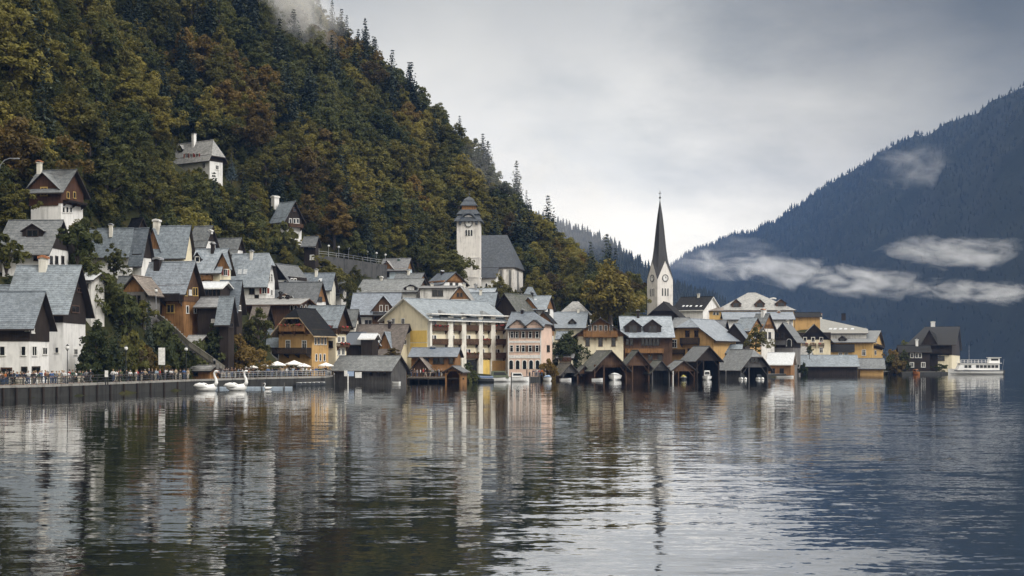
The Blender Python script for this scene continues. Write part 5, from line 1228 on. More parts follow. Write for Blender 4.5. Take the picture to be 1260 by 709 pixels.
# terrace decks, parasols, tables
q = MB(); P = [(kx(502)*270, 270), (kx(571)*267, 267), (kx(571)*281, 281), (kx(502)*281, 281)]; q.slab([[(x, y, 1.0) for x, y in P]], .3)
for u in (503, 515, 527, 539, 551, 563): q.tube([(kx(u)*270, 270.5, -2), (kx(u)*270, 270.5, .75)], .14, 6)
tag(q.build('terrace_deck', timber('deck_boards', (.07, .06, .05))), 'wooden restaurant terrace deck on piles over the water', 'deck')
def simple_parasol():
    q = MB().tube([(0, 0, -.02), (0, 0, 2.75)], .035, 6).tube([(0, 0, 0), (0, 0, .08)], .28, 10)
    c = MB(); n = 8; ap = (0, 0, 2.75); rim = [(1.55*math.cos(6.283*i/n), 1.55*math.sin(6.283*i/n), 2.15) for i in range(n)]; lo = [(x*1.01, y*1.01, 1.97) for x, y, _ in rim]
    for i in range(n):
        j = (i+1) % n; c.poly([rim[i], rim[j], ap]); c.poly([lo[i], lo[j], rim[j], rim[i]])
    return q.mesh('pole', [GREYM]), c.mesh('canopy', [plain('parasol_canvas', (.78, .77, .74), .8)], recalc=False)
PAR = simple_parasol()
TAB = (MB().tube([(0, 0, .70), (0, 0, .74)], .42, 12).mesh('table_top', [WTRIM]), MB().tube([(0, 0, 0), (0, 0, .03)], .25, 10).tube([(0, 0, .03), (0, 0, .70)], .04, 6).mesh('pedestal', [IRON]))
for i, (u, bk, lab) in enumerate([(309, 6, 'white parasol at the rust tree end of the quay terrace'), (321, 5, 'white parasol beside the tree trunk on the quay terrace'), (331, 7.5, 'white parasol raised behind the quay terrace tables'), (341, 5, 'white parasol over the middle of the quay terrace'), (351, 7.5, 'white parasol at the back of the terrace near the white annex'),
                                  (362, 4.5, 'white parasol in front of the ochre guest house'), (374, 7.5, 'white parasol below the ochre guest house balcony'), (389, 4.5, 'white parasol at the corner of the ochre guest house'), (401, 5.5, 'white parasol beside the weathered grey boathouse')]):
    p = onq(u, bk); p.z = max(QZ, tz(p.x, p.y)) if bk > 8 else QZ
    if i in (1, 4, 7): continue
    t = thing('parasol', lab, 'parasol', p, i, 'white parasols on the quay terrace', (.8, 1, .92, 1, 1, 1.05, .85, 1, .9)[i]); link('pole', PAR[0], t); link('canopy', PAR[1], t)
    t = thing('table', lab.replace('white parasol', 'round white table'), 'table', p+Vector((.75, -.7, 0)), i, 'round tables on the quay terrace'); link('table_top', TAB[0], t); link('pedestal', TAB[1], t)

# ------------------------------------------------------------------ people
SKIN = plain('skin', (.45, .28, .20), .6)
def skinned(verts, edges, mats, root=0, name='body'):
    me = bpy.data.meshes.new(name); me.from_pydata([v[0] for v in verts], [], []); me.clear_geometry()
    me.from_pydata([v[0] for v in verts], edges, []); o = bpy.data.objects.new('tmp', me); COL.objects.link(o)
    m = o.modifiers.new('skin', 'SKIN'); m.use_smooth_shade = True
    sv = me.skin_vertices[0].data
    for i, v in enumerate(verts): sv[i].radius = (v[1], v[2] if len(v) > 2 else v[1])
    sv[root].use_root = True
    s_ = o.modifiers.new('sub', 'SUBSURF'); s_.levels = s_.render_levels = 1
    dg = bpy.context.evaluated_depsgraph_get(); r = bpy.data.meshes.new_from_object(o.evaluated_get(dg)); r.name = name
    bpy.data.objects.remove(o); bpy.data.meshes.remove(me)
    r.materials.clear()
    for m_ in mats: r.materials.append(m_)
    return r
CLOTH = plain('cloth_base', (.05, .05, .06), .8)
HAIR = plain('hair_brown', (.05, .03, .02), .7)
def person_set(pose):
    el = {s_: Vector((s_*.25, .03, 1.14)) for s_ in (-1, 1)}; wr = {s_: Vector((s_*.26, -.07, .90)) for s_ in (-1, 1)}
    kn = {s_: Vector((s_*.10, -.02, .49)) for s_ in (-1, 1)}; an = {s_: Vector((s_*.10, .03, .09)) for s_ in (-1, 1)}
    lean = 0
    if pose == 'photo':
        for s_ in (-1, 1): el[s_] = Vector((s_*.24, -.22, 1.25)); wr[s_] = Vector((s_*.09, -.36, 1.46))
    if pose == 'walk':
        kn = {-1: Vector((-.10, -.17, .50)), 1: Vector((.10, .06, .49))}; an = {-1: Vector((-.10, -.26, .10)), 1: Vector((.10, .33, .16))}
        el[-1] = Vector((-.25, .14, 1.16)); wr[-1] = Vector((-.24, .2, .93)); el[1] = Vector((.25, -.08, 1.15)); wr[1] = Vector((.24, -.26, .98))
    if pose == 'lean':
        lean = -.14
        for s_ in (-1, 1): el[s_] = Vector((s_*.26, -.26, 1.12)); wr[s_] = Vector((s_*.12, -.42, 1.08))
    if pose == 'pocket':
        for s_ in (-1, 1): el[s_] = Vector((s_*.32, .06, 1.13)); wr[s_] = Vector((s_*.20, -.07, .97))
    T_ = Vector((0, lean, 0)); pel = Vector((0, 0, .93)); ch_ = Vector((0, lean*.6, 1.25)); nk = Vector((0, lean, 1.47))
    V = [(pel, .12), (Vector((0, lean*.3, 1.08)), .105), (ch_, .125, .10), (nk, .05), (Vector((0, lean-.015, 1.555)), .075, .085), (Vector((0, lean-.02, 1.64)), .082, .092), (Vector((0, lean-.105, 1.59)), .014)]
    E = [(0, 1), (1, 2), (2, 3), (3, 4), (4, 5), (4, 6)]
    def add(v, r, par): V.append((v, r)); E.append((par, len(V)-1)); return len(V)-1
    J = [(pel, .15, .125), (Vector((0, lean*.3, 1.08)), .135, .115), (ch_, .155, .12), (Vector((0, lean, 1.44)), .085)]; JE = [(0, 1), (1, 2), (2, 3)]
    TR = [(pel, .135)]; TE = []
    for s_ in (-1, 1):
        a = add(Vector((s_*.17, lean*.95, 1.40)), .055, 2); b = add(el[s_], .042, a); c = add(wr[s_], .03, b)
        d = (wr[s_]-el[s_]).normalized(); hd = wr[s_]+d*.07; e = add(hd, .03, c)
        sd = Vector((s_, 0, 0)).cross(d).normalized() if abs(d.x) < .9 else Vector((0, 0, 1))
        for k, ln in ((-1.5, .065), (-.5, .08), (.5, .075), (1.5, .06)):
            f = add(hd+sd*k*.016+d*.035, .009, e); add(hd+sd*k*.019+d*(.035+ln*.6), .008, f)
        add(wr[s_]+d*.05+sd*-.05, .01, c)
        h_ = add(Vector((s_*.09, 0, .88)), .085, 0); k_ = add(kn[s_], .055, h_); n_ = add(an[s_], .038, k_); add(an[s_]+Vector((0, -.15, -.045)), .036, n_)
        i0 = len(J); J += [(Vector((s_*.19, lean*.95, 1.40)), .08), (el[s_], .065), (wr[s_], .052)]; JE += [(2, i0), (i0, i0+1), (i0+1, i0+2)]
        i0 = len(TR); TR += [(Vector((s_*.095, 0, .86)), .105), (kn[s_], .078), (an[s_]+Vector((0, 0, .03)), .06)]; TE += [(0, i0), (i0, i0+1), (i0+1, i0+2)]
    body = skinned(V, E, [SKIN]); jk = skinned(J, JE, [CLOTH], name='jacket'); tr = skinned(TR, TE, [CLOTH], name='trousers')
    hr = MB().ball((0, lean+.012, 1.655), (.098, .108, .098), 0, 10, 7).mesh('hair', [HAIR], True)
    bm = bmesh.new(); bm.from_mesh(hr); bmesh.ops.delete(bm, geom=[f for f in bm.faces if f.calc_center_median().y < lean-.05 and f.calc_center_median().z < 1.68], context='FACES'); bm.to_mesh(hr); bm.free()
    return body, jk, tr, hr
POSES = {k: person_set(k) for k in ('stand', 'photo', 'walk', 'lean', 'pocket')}
JC = {'black': (.015, .015, .017), 'navy': (.02, .03, .07), 'white': (.7, .7, .7), 'red': (.35, .03, .03), 'orange': (.5, .14, .03), 'grey': (.18, .18, .19), 'beige': (.42, .33, .22), 'blue': (.05, .12, .3), 'olive': (.08, .09, .04), 'brown': (.10, .055, .03), 'pale blue': (.35, .45, .55), 'dark green': (.02, .06, .04)}
TC = {'dark': (.015, .016, .02), 'blue jeans': (.05, .08, .15), 'pale': (.45, .42, .36), 'grey': (.12, .12, .13)}
JM = {k: plain('cloth_'+k.replace(' ', '_'), c, .85) for k, c in JC.items()}; TM = {k: plain('trouser_'+k.replace(' ', '_'), c, .85) for k, c in TC.items()}
HM = [HAIR, plain('hair_dark', (.015, .012, .01), .6), plain('hair_blond', (.28, .19, .09), .6), plain('hair_grey', (.3, .29, .28), .7)]
PW = {'stand': 'standing', 'photo': 'raising a camera', 'walk': 'walking', 'lean': 'bending forward', 'pocket': 'hands in pockets'}
pr = random.Random(5); taken = set()
def person(u, Y, z, where, rz=None, group='people on the quay'):
    for _ in range(60):
        j = pr.choices(list(JC), [6, 4, 4, 1.3, .8, 3, 2, 2, 1.5, 1.5, 1.5, 1])[0]; t_ = pr.choice(list(TC)); po = pr.choices(list(PW), [4, 1.5, 2.5, 1.5, 2])[0]
        if (j, t_, po, where) not in taken: break
    taken.add((j, t_, po, where))
    tt = t_ if 'jeans' in t_ else t_+' trousers'
    t = thing('person', f'person {PW[po]}, {j} jacket, {tt}, {where}', 'person', (kx(u)*Y, Y, z), pr.uniform(0, 6.28) if rz is None else rz, group, pr.uniform(.93, 1.06))
    for m, mt in zip(POSES[po], (None, JM[j], TM[t_], pr.choice(HM))):
        o = link(m.name.split('.')[0], m, t)
        if mt: o.material_slots[0].link = 'OBJECT'; o.material_slots[0].material = mt
    return t
def crowd(u0, u1, n, b0, b1, where, z=None):
    for i in range(n):
        u = u0+(u1-u0)*(i+pr.uniform(.05, .95))/n; person(u, shoreY(u)+pr.uniform(b0, b1), QZ if z is None else z, where)
crowd(-4, 34, 15, 1, 6, 'before the low white quay house')
crowd(34, 70, 13, 1, 6, 'between the two white quay houses')
crowd(70, 112, 12, 1, 6, 'below the tall white lake house')
crowd(136, 204, 17, 1, 4, 'at the wooded bank railing')
crowd(284, 326, 13, 1, 6, 'on the terrace under the rust-red tree')
crowd(326, 366, 16, 1, 7, 'among the parasols on the terrace')
crowd(208, 232, 6, 1, 4, 'beside the ticket kiosk')
crowd(266, 284, 6, 1, 4, 'behind the swan boats')
crowd(366, 410, 15, 1, 5, 'before the ochre guest house')
for i in range(12): person(507+i*3.3+pr.uniform(-1, 1), 272+pr.uniform(0, 5), 1.0, 'on the restaurant deck', group='people on the restaurant deck')
for i in range(8): person(648+i*3.2+pr.uniform(-1, 1), shoreY(655)+pr.uniform(2, 5), .75, 'at the landing before the pink house', group='people on the landing')

# ------------------------------------------------------------------ boats and the lake's white swan
def hull_secs(L, B, Hh, sheer=.25, n=9, stern=.75, draft=.25):
    S_ = []
    for i in range(n):
        f = i/(n-1); x = -L/2+L*f
        w_ = B/2*(stern+(1-stern)*math.sin(min(1, f*1.6)*math.pi/2)) if f < .55 else B/2*math.cos((f-.55)/.45*math.pi/2)**.7
        w_ = max(w_, .03); h_ = Hh*(1+sheer*max(0, f-.4)*1.6)
        S_.append([(x, -w_, h_), (x, -w_*.86, h_*.3), (x, -w_*.45, -draft*(1-.6*f)), (x, w_*.45, -draft*(1-.6*f)), (x, w_*.86, h_*.3), (x, w_, h_)])
    return S_
def boat(label, u, Y, L, B, Hh, rz, hullm, cover=None, cabin=None, cat='boat', nm='motorboat', group=None):
    t = thing(nm, label, cat, (kx(u)*Y, Y, 0), rz, group)
    MB().loft(hull_secs(L, B, Hh)).build('hull', hullm, t)
    q = MB().loft([[(p[0]*1.005, p[1]*1.03, p[2]+d) for p in (s_[0], s_[5])]+[(s_[5][0]*1.005, s_[5][1]*.98, s_[5][2]-.05), (s_[0][0]*1.005, s_[0][1]*.98, s_[0][2]-.05)] for s_ in hull_secs(L, B, Hh) for d in (.05,)]); q.build('gunwale', TRIM if hullm != BOATD else WTRIM, t)
    if cover:
        secs = []
        for s_ in hull_secs(L*.94, B*.98, Hh)[:8]:
            x, w_, h_ = s_[0][0], -s_[0][1], s_[0][2]
            secs.append([(x, -w_, h_+.02), (x, -w_*.5, h_+.34*min(1, w_/(B*.3))), (x, 0, h_+.5*min(1, w_/(B*.3))), (x, w_*.5, h_+.34*min(1, w_/(B*.3))), (x, w_, h_+.02)])
        MB().loft(secs).build('cover', cover, t, True)
    if cabin:
        cl, cw, chh, cm = cabin
        q = MB(); z0 = Hh-.05
        q.quadbox([(-cl*.55, -cw/2, z0), (cl*.55, -cw/2, z0), (cl*.55, cw/2, z0), (-cl*.55, cw/2, z0), (-cl*.5, -cw*.42, z0+chh), (cl*.3, -cw*.42, z0+chh), (cl*.3, cw*.42, z0+chh), (-cl*.5, cw*.42, z0+chh)]); q.build('cabin', cm, t)
        for sy in (-1, 1):
            q = MB(); y1, y2 = sy*cw*.475, sy*cw*.44
            q.poly([(-cl*.42, y1, z0+chh*.42), (cl*.40, y1, z0+chh*.42), (cl*.26, y2, z0+chh*.85), (-cl*.40, y2, z0+chh*.85)]); o = q.build('window', GLASS, t); o.location = (0, sy*.02, 0)
        q = MB().poly([(cl*.49, -cw*.4, z0+chh*.35), (cl*.49, cw*.4, z0+chh*.35), (cl*.35, cw*.36, z0+chh*.85), (cl*.35, -cw*.36, z0+chh*.85)]); o = q.build('windscreen', GLASS, t); o.location = (.03, 0, 0)
    return t
boat('white motorboat under white tarpaulin inside the wide mossy boathouse', 757, 301.5, 5.2, 2.9, .95, R(-100), BOATW, cover=plain('tarpaulin_white', (.74, .75, .76), .5))
boat('small white launch with windscreen in the mouth of the tall black boathouse', 870, 303.5, 4.6, 2.1, .75, R(-95), BOATW, cabin=(1.5, 1.3, 1.3, BOATW))
boat('dark blue covered boat moored before the hotel', 594, 277, 4.4, 1.8, .7, R(178), BOATD, cover=BOATB)
boat('white boat with dark-windowed cabin moored before the hotel', 615, 280, 4.6, 2.0, .8, R(8), BOATW, cabin=(3.2, 1.7, 1.4, plain('cabin_green', (.10, .12, .07), .4)))
boat('white cabin cruiser with raked windscreen moored before the pink house', 637, 281, 4.6, 1.9, .85, R(2), BOATW, cabin=(2.3, 1.5, 1.0, BOATW))
boat('white boat with pale blue cover moored beside the pink house landing', 674, 286, 2.8, 1.6, .7, R(-75), BOATW, cover=plain('cover_pale_blue', (.3, .42, .6), .6))
boat('small white dinghy at the corner of the weathered grey boathouse', 484, 258, 2.6, 1.2, .5, R(160), BOATW, nm='dinghy')
boat('second small white dinghy by the narrow boathouse', 494.5, 262, 2.2, 1.4, .55, R(-100), BOATW, nm='dinghy')
boat('orange boat at the landing of the low dark annex', 1127, 388, 2.8, 1.6, .7, R(-60), ORANGEP, cabin=(1.2, 1.0, .9, ORANGEP))
boat('long flat pale rowing boat by the orange workshop', 966, 342, 4.2, 1.3, .35, R(5), BOATW, nm='rowing_boat')
boat('low white rowing boat tied inside the smallest boathouse', 696, 300, 2.6, 1.2, .4, R(20), BOATW, nm='rowing_boat')
boat('white rowing boat beside the posts of the wide mossy boathouse', 735, 299, 2.4, 1.1, .4, R(10), BOATW, nm='rowing_boat')
boat('yellow-topped boat inside the slate-sloped brown boathouse', 841, 305, 2.4, 1.4, .5, R(-90), BOATD, cover=plain('cover_yellow', (.4, .34, .05), .6))
for u, lab in ((914, 'white pedal boat with paired floats under the half-hipped boathouse'), (935, 'white pedal boat at the outer post of the half-hipped boathouse')):
    t = thing('pedal_boat', lab, 'pedal boat', (kx(u)*310, 310, 0), R(-85), 'pedal boats at the boathouse')
    for sy in (-1, 1): o = MB().loft([[(x, r*math.cos(a)*.8, .12+r*math.sin(a)) for a in np.linspace(0, 6.283, 9)[:-1]] for x, r in ((-1.4, .12), (-1.2, .3), (1.0, .34), (1.35, .2), (1.5, .04))]).build('float', BOATW, t, True); o.location = (0, sy*.42, 0)
    MB().box(-.9, .5, -.6, .6, .42, .5).box(-.6, -.1, -.5, .5, .5, .75).box(-.7, -.58, -.5, .5, .6, 1.1).build('seat', BOATD, t)
# swan-shaped pedal boats
def swan_boat(label, u, Y):
    t = thing('swan_boat', label, 'swan pedal boat', (kx(u)*Y, Y, 0), R(-4), 'swan-shaped pedal boats')
    secs = []
    for f, w_, zt_, zb_ in ((0, .08, 1.05, .75), (.10, .42, 1.0, .25), (.25, .66, .92, -.1), (.5, .78, .88, -.2), (.75, .74, .98, -.2), (.9, .5, 1.1, -.1), (1, .18, 1.0, .3)):
        x = -1.7+3.2*f; secs.append([(x, w_*math.cos(a), (zt_+zb_)/2+(zt_-zb_)/2*math.sin(a)) for a in np.linspace(0, 6.283, 13)[:-1]])
    MB().loft(secs).build('hull', BOATW, t, True)
    for sy in (-1, 1):
        q = MB().loft([[(-1.75+2.1*f, sy*(.62+.16*math.sin(f*3.1))+.10*math.cos(a), .78+.32*f*(1-f)*2-.2*f+(.34*math.sin(f*2.9)+.05)*math.sin(a)) for a in np.linspace(0, 6.283, 9)[:-1]] for f in (.02, .2, .45, .7, .98)]); q.build('wing', BOATW, t, True)
    nk = [(1.25, 0, .8), (1.5, 0, 1.25), (1.42, 0, 1.75), (1.2, 0, 2.2), (1.16, 0, 2.6), (1.34, 0, 2.88), (1.55, 0, 2.86)]
    MB().tube(nk, [.36, .26, .19, .16, .15, .17, .15], 10).ball((1.5, 0, 2.86), (.25, .19, .19), 0, 10, 7).build('neck', BOATW, t, True)
    MB().tube([(1.66, 0, 2.84), (1.98, 0, 2.72)], [.1, .03], 8).build('beak', ORANGEP, t)
    q = MB(); [q.ball((1.6, sy*.16, 2.92), .04, 0, 6, 4) for sy in (-1, 1)]; q.ball((1.68, 0, 2.93), .07, 0, 6, 4); q.build('face_mark', BLACK, t)
    MB().box(-.6, -.1, -.45, .45, .8, 1.0).box(-.75, -.62, -.45, .45, .85, 1.35).build('seat', BOATD, t)
swan_boat('white swan pedal boat beside the ticket kiosk', 254, 205)
swan_boat('white swan pedal boat halfway along the long pontoon', 291, 207)
t = thing('pontoon', 'long thin blue-grey floating pontoon behind the swan boats', 'pontoon', (kx(310)*219, 219, 0), R(6)); MB().box(-6.2, 6.2, -.6, .6, .02, .32).build('deck', plain('pontoon_blue_grey', (.35, .42, .5), .6), t)
for i, x in enumerate((-5, -1.6, 1.6, 5)): o = MB().tube([(0, -.72, -1), (0, -.72, 1.0)], .09, 7).build('mooring_post', GREYW, t); o.location = (x, 0, 0)
Y = 214; t = thing('swan', 'white swan swimming by the end of the pontoon', 'swan', (kx(329.5)*Y, Y, 0), R(180))
q = MB().loft([[(x, w_*math.cos(a), z_+h_*math.sin(a)) for a in np.linspace(0, 6.283, 11)[:-1]] for x, w_, z_, h_ in ((-.62, .03, .36, .03), (-.45, .17, .26, .13), (-.15, .26, .18, .22), (.15, .26, .16, .24), (.38, .16, .18, .19), (.47, .06, .24, .1))])
q.tube([(.36, 0, .22), (.50, 0, .45), (.44, 0, .68), (.36, 0, .86), (.44, 0, .98), (.56, 0, .96)], [.11, .075, .055, .05, .058, .05], 8).ball((.53, 0, .96), (.09, .065, .065), 0, 8, 6)
q.build('body', BOATW, t, True); MB().tube([(.6, 0, .95), (.74, 0, .90)], [.035, .015], 6).build('beak', ORANGEP, t)
for u, i in ((368, 0), (373.5, 1), (379, 2), (384.5, 3), (390, 4), (396, 5)):
    Y = shoreY(u)-1.2; nm = ('first', 'second', 'third', 'fourth', 'fifth', 'last')[i]
    t = thing('electric_boat', f'{nm} small black and white moored boat in the row below the ochre guest house', 'boat', (kx(u)*Y, Y, 0), R(-110), 'small boats moored below the guest house')
    MB().loft(hull_secs(2.2, .85, .5)).build('hull', BOATD, t); MB().box(-.5, .3, -.36, .36, .4, .62).build('seat', BOATW, t)
for i in range(14):                                          # timber piles against the quay wall
    u = 4+i*16.5; Y = shoreY(u)-.25
    t = thing('quay_pile', 'dark timber pile standing against the quay wall', 'pile', (kx(u)*Y, Y, 0), 0, 'timber piles along the quay wall'); MB().tube([(0, 0, -3), (0, 0, 1.3)], [.17, .15], 8).build('pile', DARKWOOD, t)
# mooring posts
for i, (u, Y, lab) in enumerate([(428, 252, 'white mooring post before the weathered grey boathouse'), (411, 251, 'grey mooring post at the corner of the weathered grey boathouse'), (629, 276, 'dark mooring post before the pink house arches'), (652, 279, 'mooring post between the cruiser and the landing'), (663, 281, 'tall mooring post at the pink house landing'), (828, 300, 'white mooring post beside the slate-sloped brown boathouse'), (893, 303, 'pale mooring post under the slanting side roof')]):
    t = thing('mooring_post', lab, 'mooring post', (kx(u)*Y, Y, 0)); MB().tube([(0, 0, -2), (.03, 0, 1.9)], [.13, .11], 8).build('post', WTRIM if 'white' in lab else GREYW, t); MB().tube([(.03, 0, 1.9), (.03, 0, 2.0)], [.13, .06], 8).build('cap', GREYM, t)
# passenger ferry
Y = 396; L = 65*Y/F; t = thing('ferry', 'white passenger ferry with row of square windows moored beside the dark lake house', 'ferry', (kx(1199.5)*Y, Y, 0), R(180-3))
MB().loft(hull_secs(L, 3.8, 1.25, .35, 11, .85, .5)).build('hull', BOATW, t)
MB().loft([[(p[0]*1.002, p[1]*1.012, p[2]) for p in ((s_[0][0], s_[0][1], z_), (s_[0][0], s_[0][1], z_+.22))]+[(s_[5][0]*1.002, s_[5][1]*1.012, z_+.22), (s_[5][0]*1.002, s_[5][1]*1.012, z_)] for s_ in hull_secs(L, 3.8, 1.25, .35, 11, .85, .5)[:-1] for z_ in (1.02,)]).build('rubbing_strake', plain('strake_dark', (.06, .07, .09), .5), t)
q = MB().quadbox([(-6.4, -1.6, 1.2), (5.2, -1.6, 1.2), (5.2, 1.6, 1.2), (-6.4, 1.6, 1.2), (-6.4, -1.5, 3.1), (4.3, -1.5, 3.1), (4.3, 1.5, 3.1), (-6.4, 1.5, 3.1)]); q.build('saloon', BOATW, t)
MB().box(-7.0, 4.7, -1.75, 1.75, 3.1, 3.24).build('saloon_roof', BOATW, t)
wm_ = MB().box(-.42, .42, -.03, .03, -.4, .4).mesh('window', [GLASS])
for sy in (-1, 1):
    for i in range(8):
        x = -5.6+i*1.05+(1.1 if i > 5 else 0); o = link('window', wm_, t); o.location = (x, sy*1.575, 2.25)
q = MB().quadbox([(-6.6, -1.1, 3.24), (-3.6, -1.1, 3.24), (-3.6, 1.1, 3.24), (-6.6, 1.1, 3.24), (-6.6, -1.05, 4.7), (-3.9, -1.05, 4.7), (-3.9, 1.05, 4.7), (-6.6, 1.05, 4.7)]); q.build('wheelhouse', BOATW, t)
for sy in (-1, 1): MB().box(-6.2, -4.2, sy*1.1-.02, sy*1.1+.02, 3.9, 4.45).build('wheelhouse_window', GLASS, t)
MB().box(-7.0, -3.5, -1.3, 1.3, 4.7, 4.82).build('wheelhouse_roof', BOATW, t)
q = MB()
for sy in (-1, 1):
    for z_ in (3.7, 4.1): q.tube([(-3.4, sy*1.6, z_), (4.4, sy*1.6, z_)], .03, 5)
    for x in np.linspace(-3.4, 4.4, 9): q.tube([(x, sy*1.6, 3.2), (x, sy*1.6, 4.1)], .03, 5)
q.build('deck_rail', BOATW, t); MB().tube([(1.6, 0, 3.2), (1.6, 0, 8.2)], [.06, .03], 6).tube([(1.6, -.7, 6.6), (1.6, .7, 6.6)], .025, 5).build('mast', GREYM, t); MB().tube([(-7.6, 0, 1.3), (-8.1, 0, 4.4)], .035, 5).build('flagstaff', GREYM, t)
MB().box(-7.9, -7.3, -1.3, 1.3, .1, 1.3).build('stern_fender', BOATD, t)
# ------------------------------------------------------------------ sky, light, haze, clouds, camera
w = bpy.data.worlds.new('World'); scn.world = w; w.use_nodes = True
nt = w.node_tree; bg = nt.nodes['Background']
SUN_EL, SUN_AZ = 42, 130       # azimuth measured from +Y towards +X
sk = nt.nodes.new('ShaderNodeTexSky'); sk.sky_type = 'NISHITA'; sk.sun_disc = False
sk.sun_elevation = R(SUN_EL); sk.sun_rotation = R(SUN_AZ)
tc = nt.nodes.new('ShaderNodeTexCoord'); d = tc.outputs['Generated']
sp = nt.nodes.new('ShaderNodeSeparateXYZ'); nt.links.new(d, sp.inputs[0])
n1 = noise(nt, mapping(nt, d, (2.2, 2.2, 5.0), (0, 0, 0), (3.1, 1.7, .4)), 1.6, 6, .55, .3); n2 = noise(nt, mapping(nt, d, (5, 5, 11)), 2.0, 6, .6)
cl = math_(nt, 'MULTIPLY_ADD', n1.outputs[0], .7, math_(nt, 'MULTIPLY', n2.outputs[0], .3))
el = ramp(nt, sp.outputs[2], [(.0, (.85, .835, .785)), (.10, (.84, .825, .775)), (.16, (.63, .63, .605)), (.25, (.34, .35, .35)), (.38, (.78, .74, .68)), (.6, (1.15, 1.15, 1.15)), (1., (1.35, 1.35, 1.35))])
cr = ramp(nt, cl, [(.36, (.78, .80, .81)), (.5, (1, 1, 1)), (.66, (1.12, 1.115, 1.10))])
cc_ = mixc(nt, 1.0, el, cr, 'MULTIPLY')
dk = nt.nodes.new('ShaderNodeVectorMath'); dk.operation = 'DISTANCE'; nt.links.new(d, dk.inputs[0]); dk.inputs[1].default_value = tuple(Vector((kx(1330), 1, (HV+60)/F)).normalized())
dkn = math_(nt, 'ADD', dk.outputs['Value'], math_(nt, 'MULTIPLY', math_(nt, 'SUBTRACT', cl, .5), .22))
cc_ = mixc(nt, 1.0, cc_, ramp(nt, dkn, [(.06, (.22, .215, .18)), (.17, (.54, .53, .50)), (.30, (1, 1, 1))]), 'MULTIPLY')   # a heavy dark cloud to the right
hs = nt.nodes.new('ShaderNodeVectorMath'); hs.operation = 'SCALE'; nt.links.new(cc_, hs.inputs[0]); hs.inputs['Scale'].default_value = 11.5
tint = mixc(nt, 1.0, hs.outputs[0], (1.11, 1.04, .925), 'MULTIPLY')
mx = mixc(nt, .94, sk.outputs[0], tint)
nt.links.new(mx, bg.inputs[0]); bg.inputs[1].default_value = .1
sl = bpy.data.lights.new('overcast_sun', 'SUN'); sl.energy = 1.5; sl.angle = R(14); sl.color = (1, .985, .955)
so = bpy.data.objects.new('overcast_sun', sl); COL.objects.link(so)
sd = Vector((math.sin(R(SUN_AZ))*math.cos(R(SUN_EL)), math.cos(R(SUN_AZ))*math.cos(R(SUN_EL)), math.sin(R(SUN_EL))))
so.rotation_euler = (-sd).to_track_quat('-Z', 'Y').to_euler(); so.location = sd*400
def volm(name, dens, col, aniso=0.0):
    m = bpy.data.materials.new(name); m.use_nodes = True; nt = m.node_tree; nt.nodes.remove(nt.nodes['Principled BSDF'])
    v = nt.nodes.new('ShaderNodeVolumePrincipled'); v.inputs['Color'].default_value = (*col, 1); v.inputs['Density'].default_value = dens; v.inputs['Anisotropy'].default_value = aniso
    nt.links.new(v.outputs[0], nt.nodes['Material Output'].inputs['Volume']); return m, nt, v
HAZE = True
if HAZE:
    hm, _, _ = volm('thin_blue_air', 0.00008, (.18, .35, .76))
    q = MB().box(-4000, 4000, -400, 5600, -7.5, 720); o = q.build('haze', hm); tag(o, 'thin bluish damp air over the lake and mountains', 'haze', kind='stuff')
def cloud(name, label, u, v, Y, wpx, hpx, depth, dens, seed, thr=.46, tilt=0):
    p = wp(u, v, Y); sx_, sz_ = wpx*Y/F/2, hpx*Y/F/2
    m, nt, vol = volm('cloud_vapour', dens, (.99, .99, .99), .1)
    co = obco(nt); ln = nt.nodes.new('ShaderNodeVectorMath'); ln.operation = 'LENGTH'; nt.links.new(co, ln.inputs[0])
    n = noise(nt, mapping(nt, co, (max(.9, sx_/sz_*.40), max(1, depth/2/sz_*.5), 1), (0, 0, 0), (seed*3.7, seed*1.3, seed)), 1.5, 6, .62, .9)
    f = math_(nt, 'SUBTRACT', math_(nt, 'MULTIPLY_ADD', n.outputs[0], 1.9, -.47), math_(nt, 'MULTIPLY_ADD', math_(nt, 'POWER', ln.outputs['Value'], 3.0), .50, thr))
    f = math_(nt, 'MULTIPLY', f, 1.7, clamp=True)
    nt.links.new(math_(nt, 'MULTIPLY', f, dens), vol.inputs['Density'])
    bm = bmesh.new(); bmesh.ops.create_icosphere(bm, subdivisions=3, radius=1.05); me = bpy.data.meshes.new(name); bm.to_mesh(me); bm.free(); me.materials.append(m)
    o = link(name, me); o.location = p; o.scale = (sx_, depth/2, sz_); o.rotation_euler = (0, R(tilt), 0)
    return tag(o, label, 'cloud', kind='stuff')
CLOUDS = True
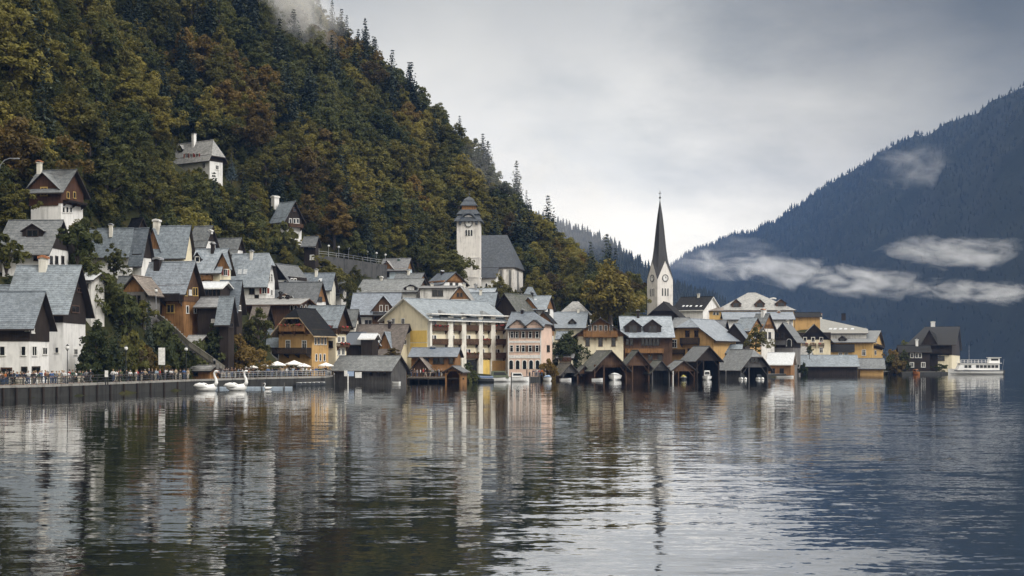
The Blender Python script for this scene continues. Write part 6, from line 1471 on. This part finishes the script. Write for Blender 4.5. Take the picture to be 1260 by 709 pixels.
if CLOUDS:
    def before(u, v, gap):
        for Y in np.arange(1100, 4200, 15.):
            if mountain(np.array([[kx(u)*Y, Y]]))[0]+12 > wz(v, Y): return Y-gap
        return 2600.
    cloud('low_cloud', 'long cloud bank across the foot of the blue mountain, its western end over the villa', 960, 335, before(960, 350, 110), 330, 54, 170, .026, 1, .31, tilt=7)
    cloud('low_cloud', 'middle stretch of the long cloud bank low on the blue mountain', 1085, 349, before(1085, 362, 100), 360, 46, 140, .03, 8, .31, tilt=5)
    cloud('low_cloud', 'thin eastern tail of the long cloud bank above the ferry', 1222, 361, before(1222, 372, 80), 280, 38, 110, .03, 9, .31, tilt=4)
    cloud('low_cloud', 'wide white cloud bank above the long one on the blue mountain', 1190, 312, before(1190, 325, 90), 260, 52, 130, .03, 2, .31, tilt=2)
    cloud('low_cloud', 'white wisp clinging to the shoulder of the blue mountain', 1125, 205, before(1125, 225, 150), 150, 76, 130, .011, 3, .35)
    cloud('mist', 'soft mist at the low western end of the blue mountain', 868, 316, 2650, 190, 80, 200, .006, 4, .32)
    cloud('mist', 'faint fog drifting over the highest trees of the wooded slope', 372, 12, 430, 160, 150, 70, .06, 6, .34)
    cloud('mist', 'ragged mist slipping over the ridge of the wooded slope above the church', 632, 205, 432, 150, 130, 50, .022, 11, .33, tilt=35)
    cloud('mist', 'pale mist rising behind the ridge between the church and the steeple', 690, 235, 640, 190, 140, 90, .007, 12, .28, tilt=30)
    cloud('mist', 'thin fog veil hanging before the hill beside the steeple', 725, 258, 1150, 300, 150, 170, .004, 7, .27)
cam = bpy.data.cameras.new('camera'); cam.sensor_width = 36; cam.lens = 36*F/1260; cam.shift_y = (HV-354.5)/1260; cam.clip_end = 30000; cam.clip_start = .5
co_ = bpy.data.objects.new('camera', cam); COL.objects.link(co_); co_.location = (0, 0, CAMZ); co_.rotation_euler = (R(90), 0, 0); scn.camera = co_
vs = scn.view_settings; vs.view_transform = 'Standard'; vs.look = 'None'; vs.exposure = .5; vs.gamma = 1; vs.use_curve_mapping = False
cy = scn.cycles; cy.max_bounces = 6; cy.diffuse_bounces = 2; cy.glossy_bounces = 3; cy.transmission_bounces = 2; cy.transparent_max_bounces = 8; cy.volume_bounces = 3
cy.use_denoising = True; cy.volume_max_steps = 128; cy.volume_step_rate = 1.0; cy.caustics_reflective = False; cy.caustics_refractive = False
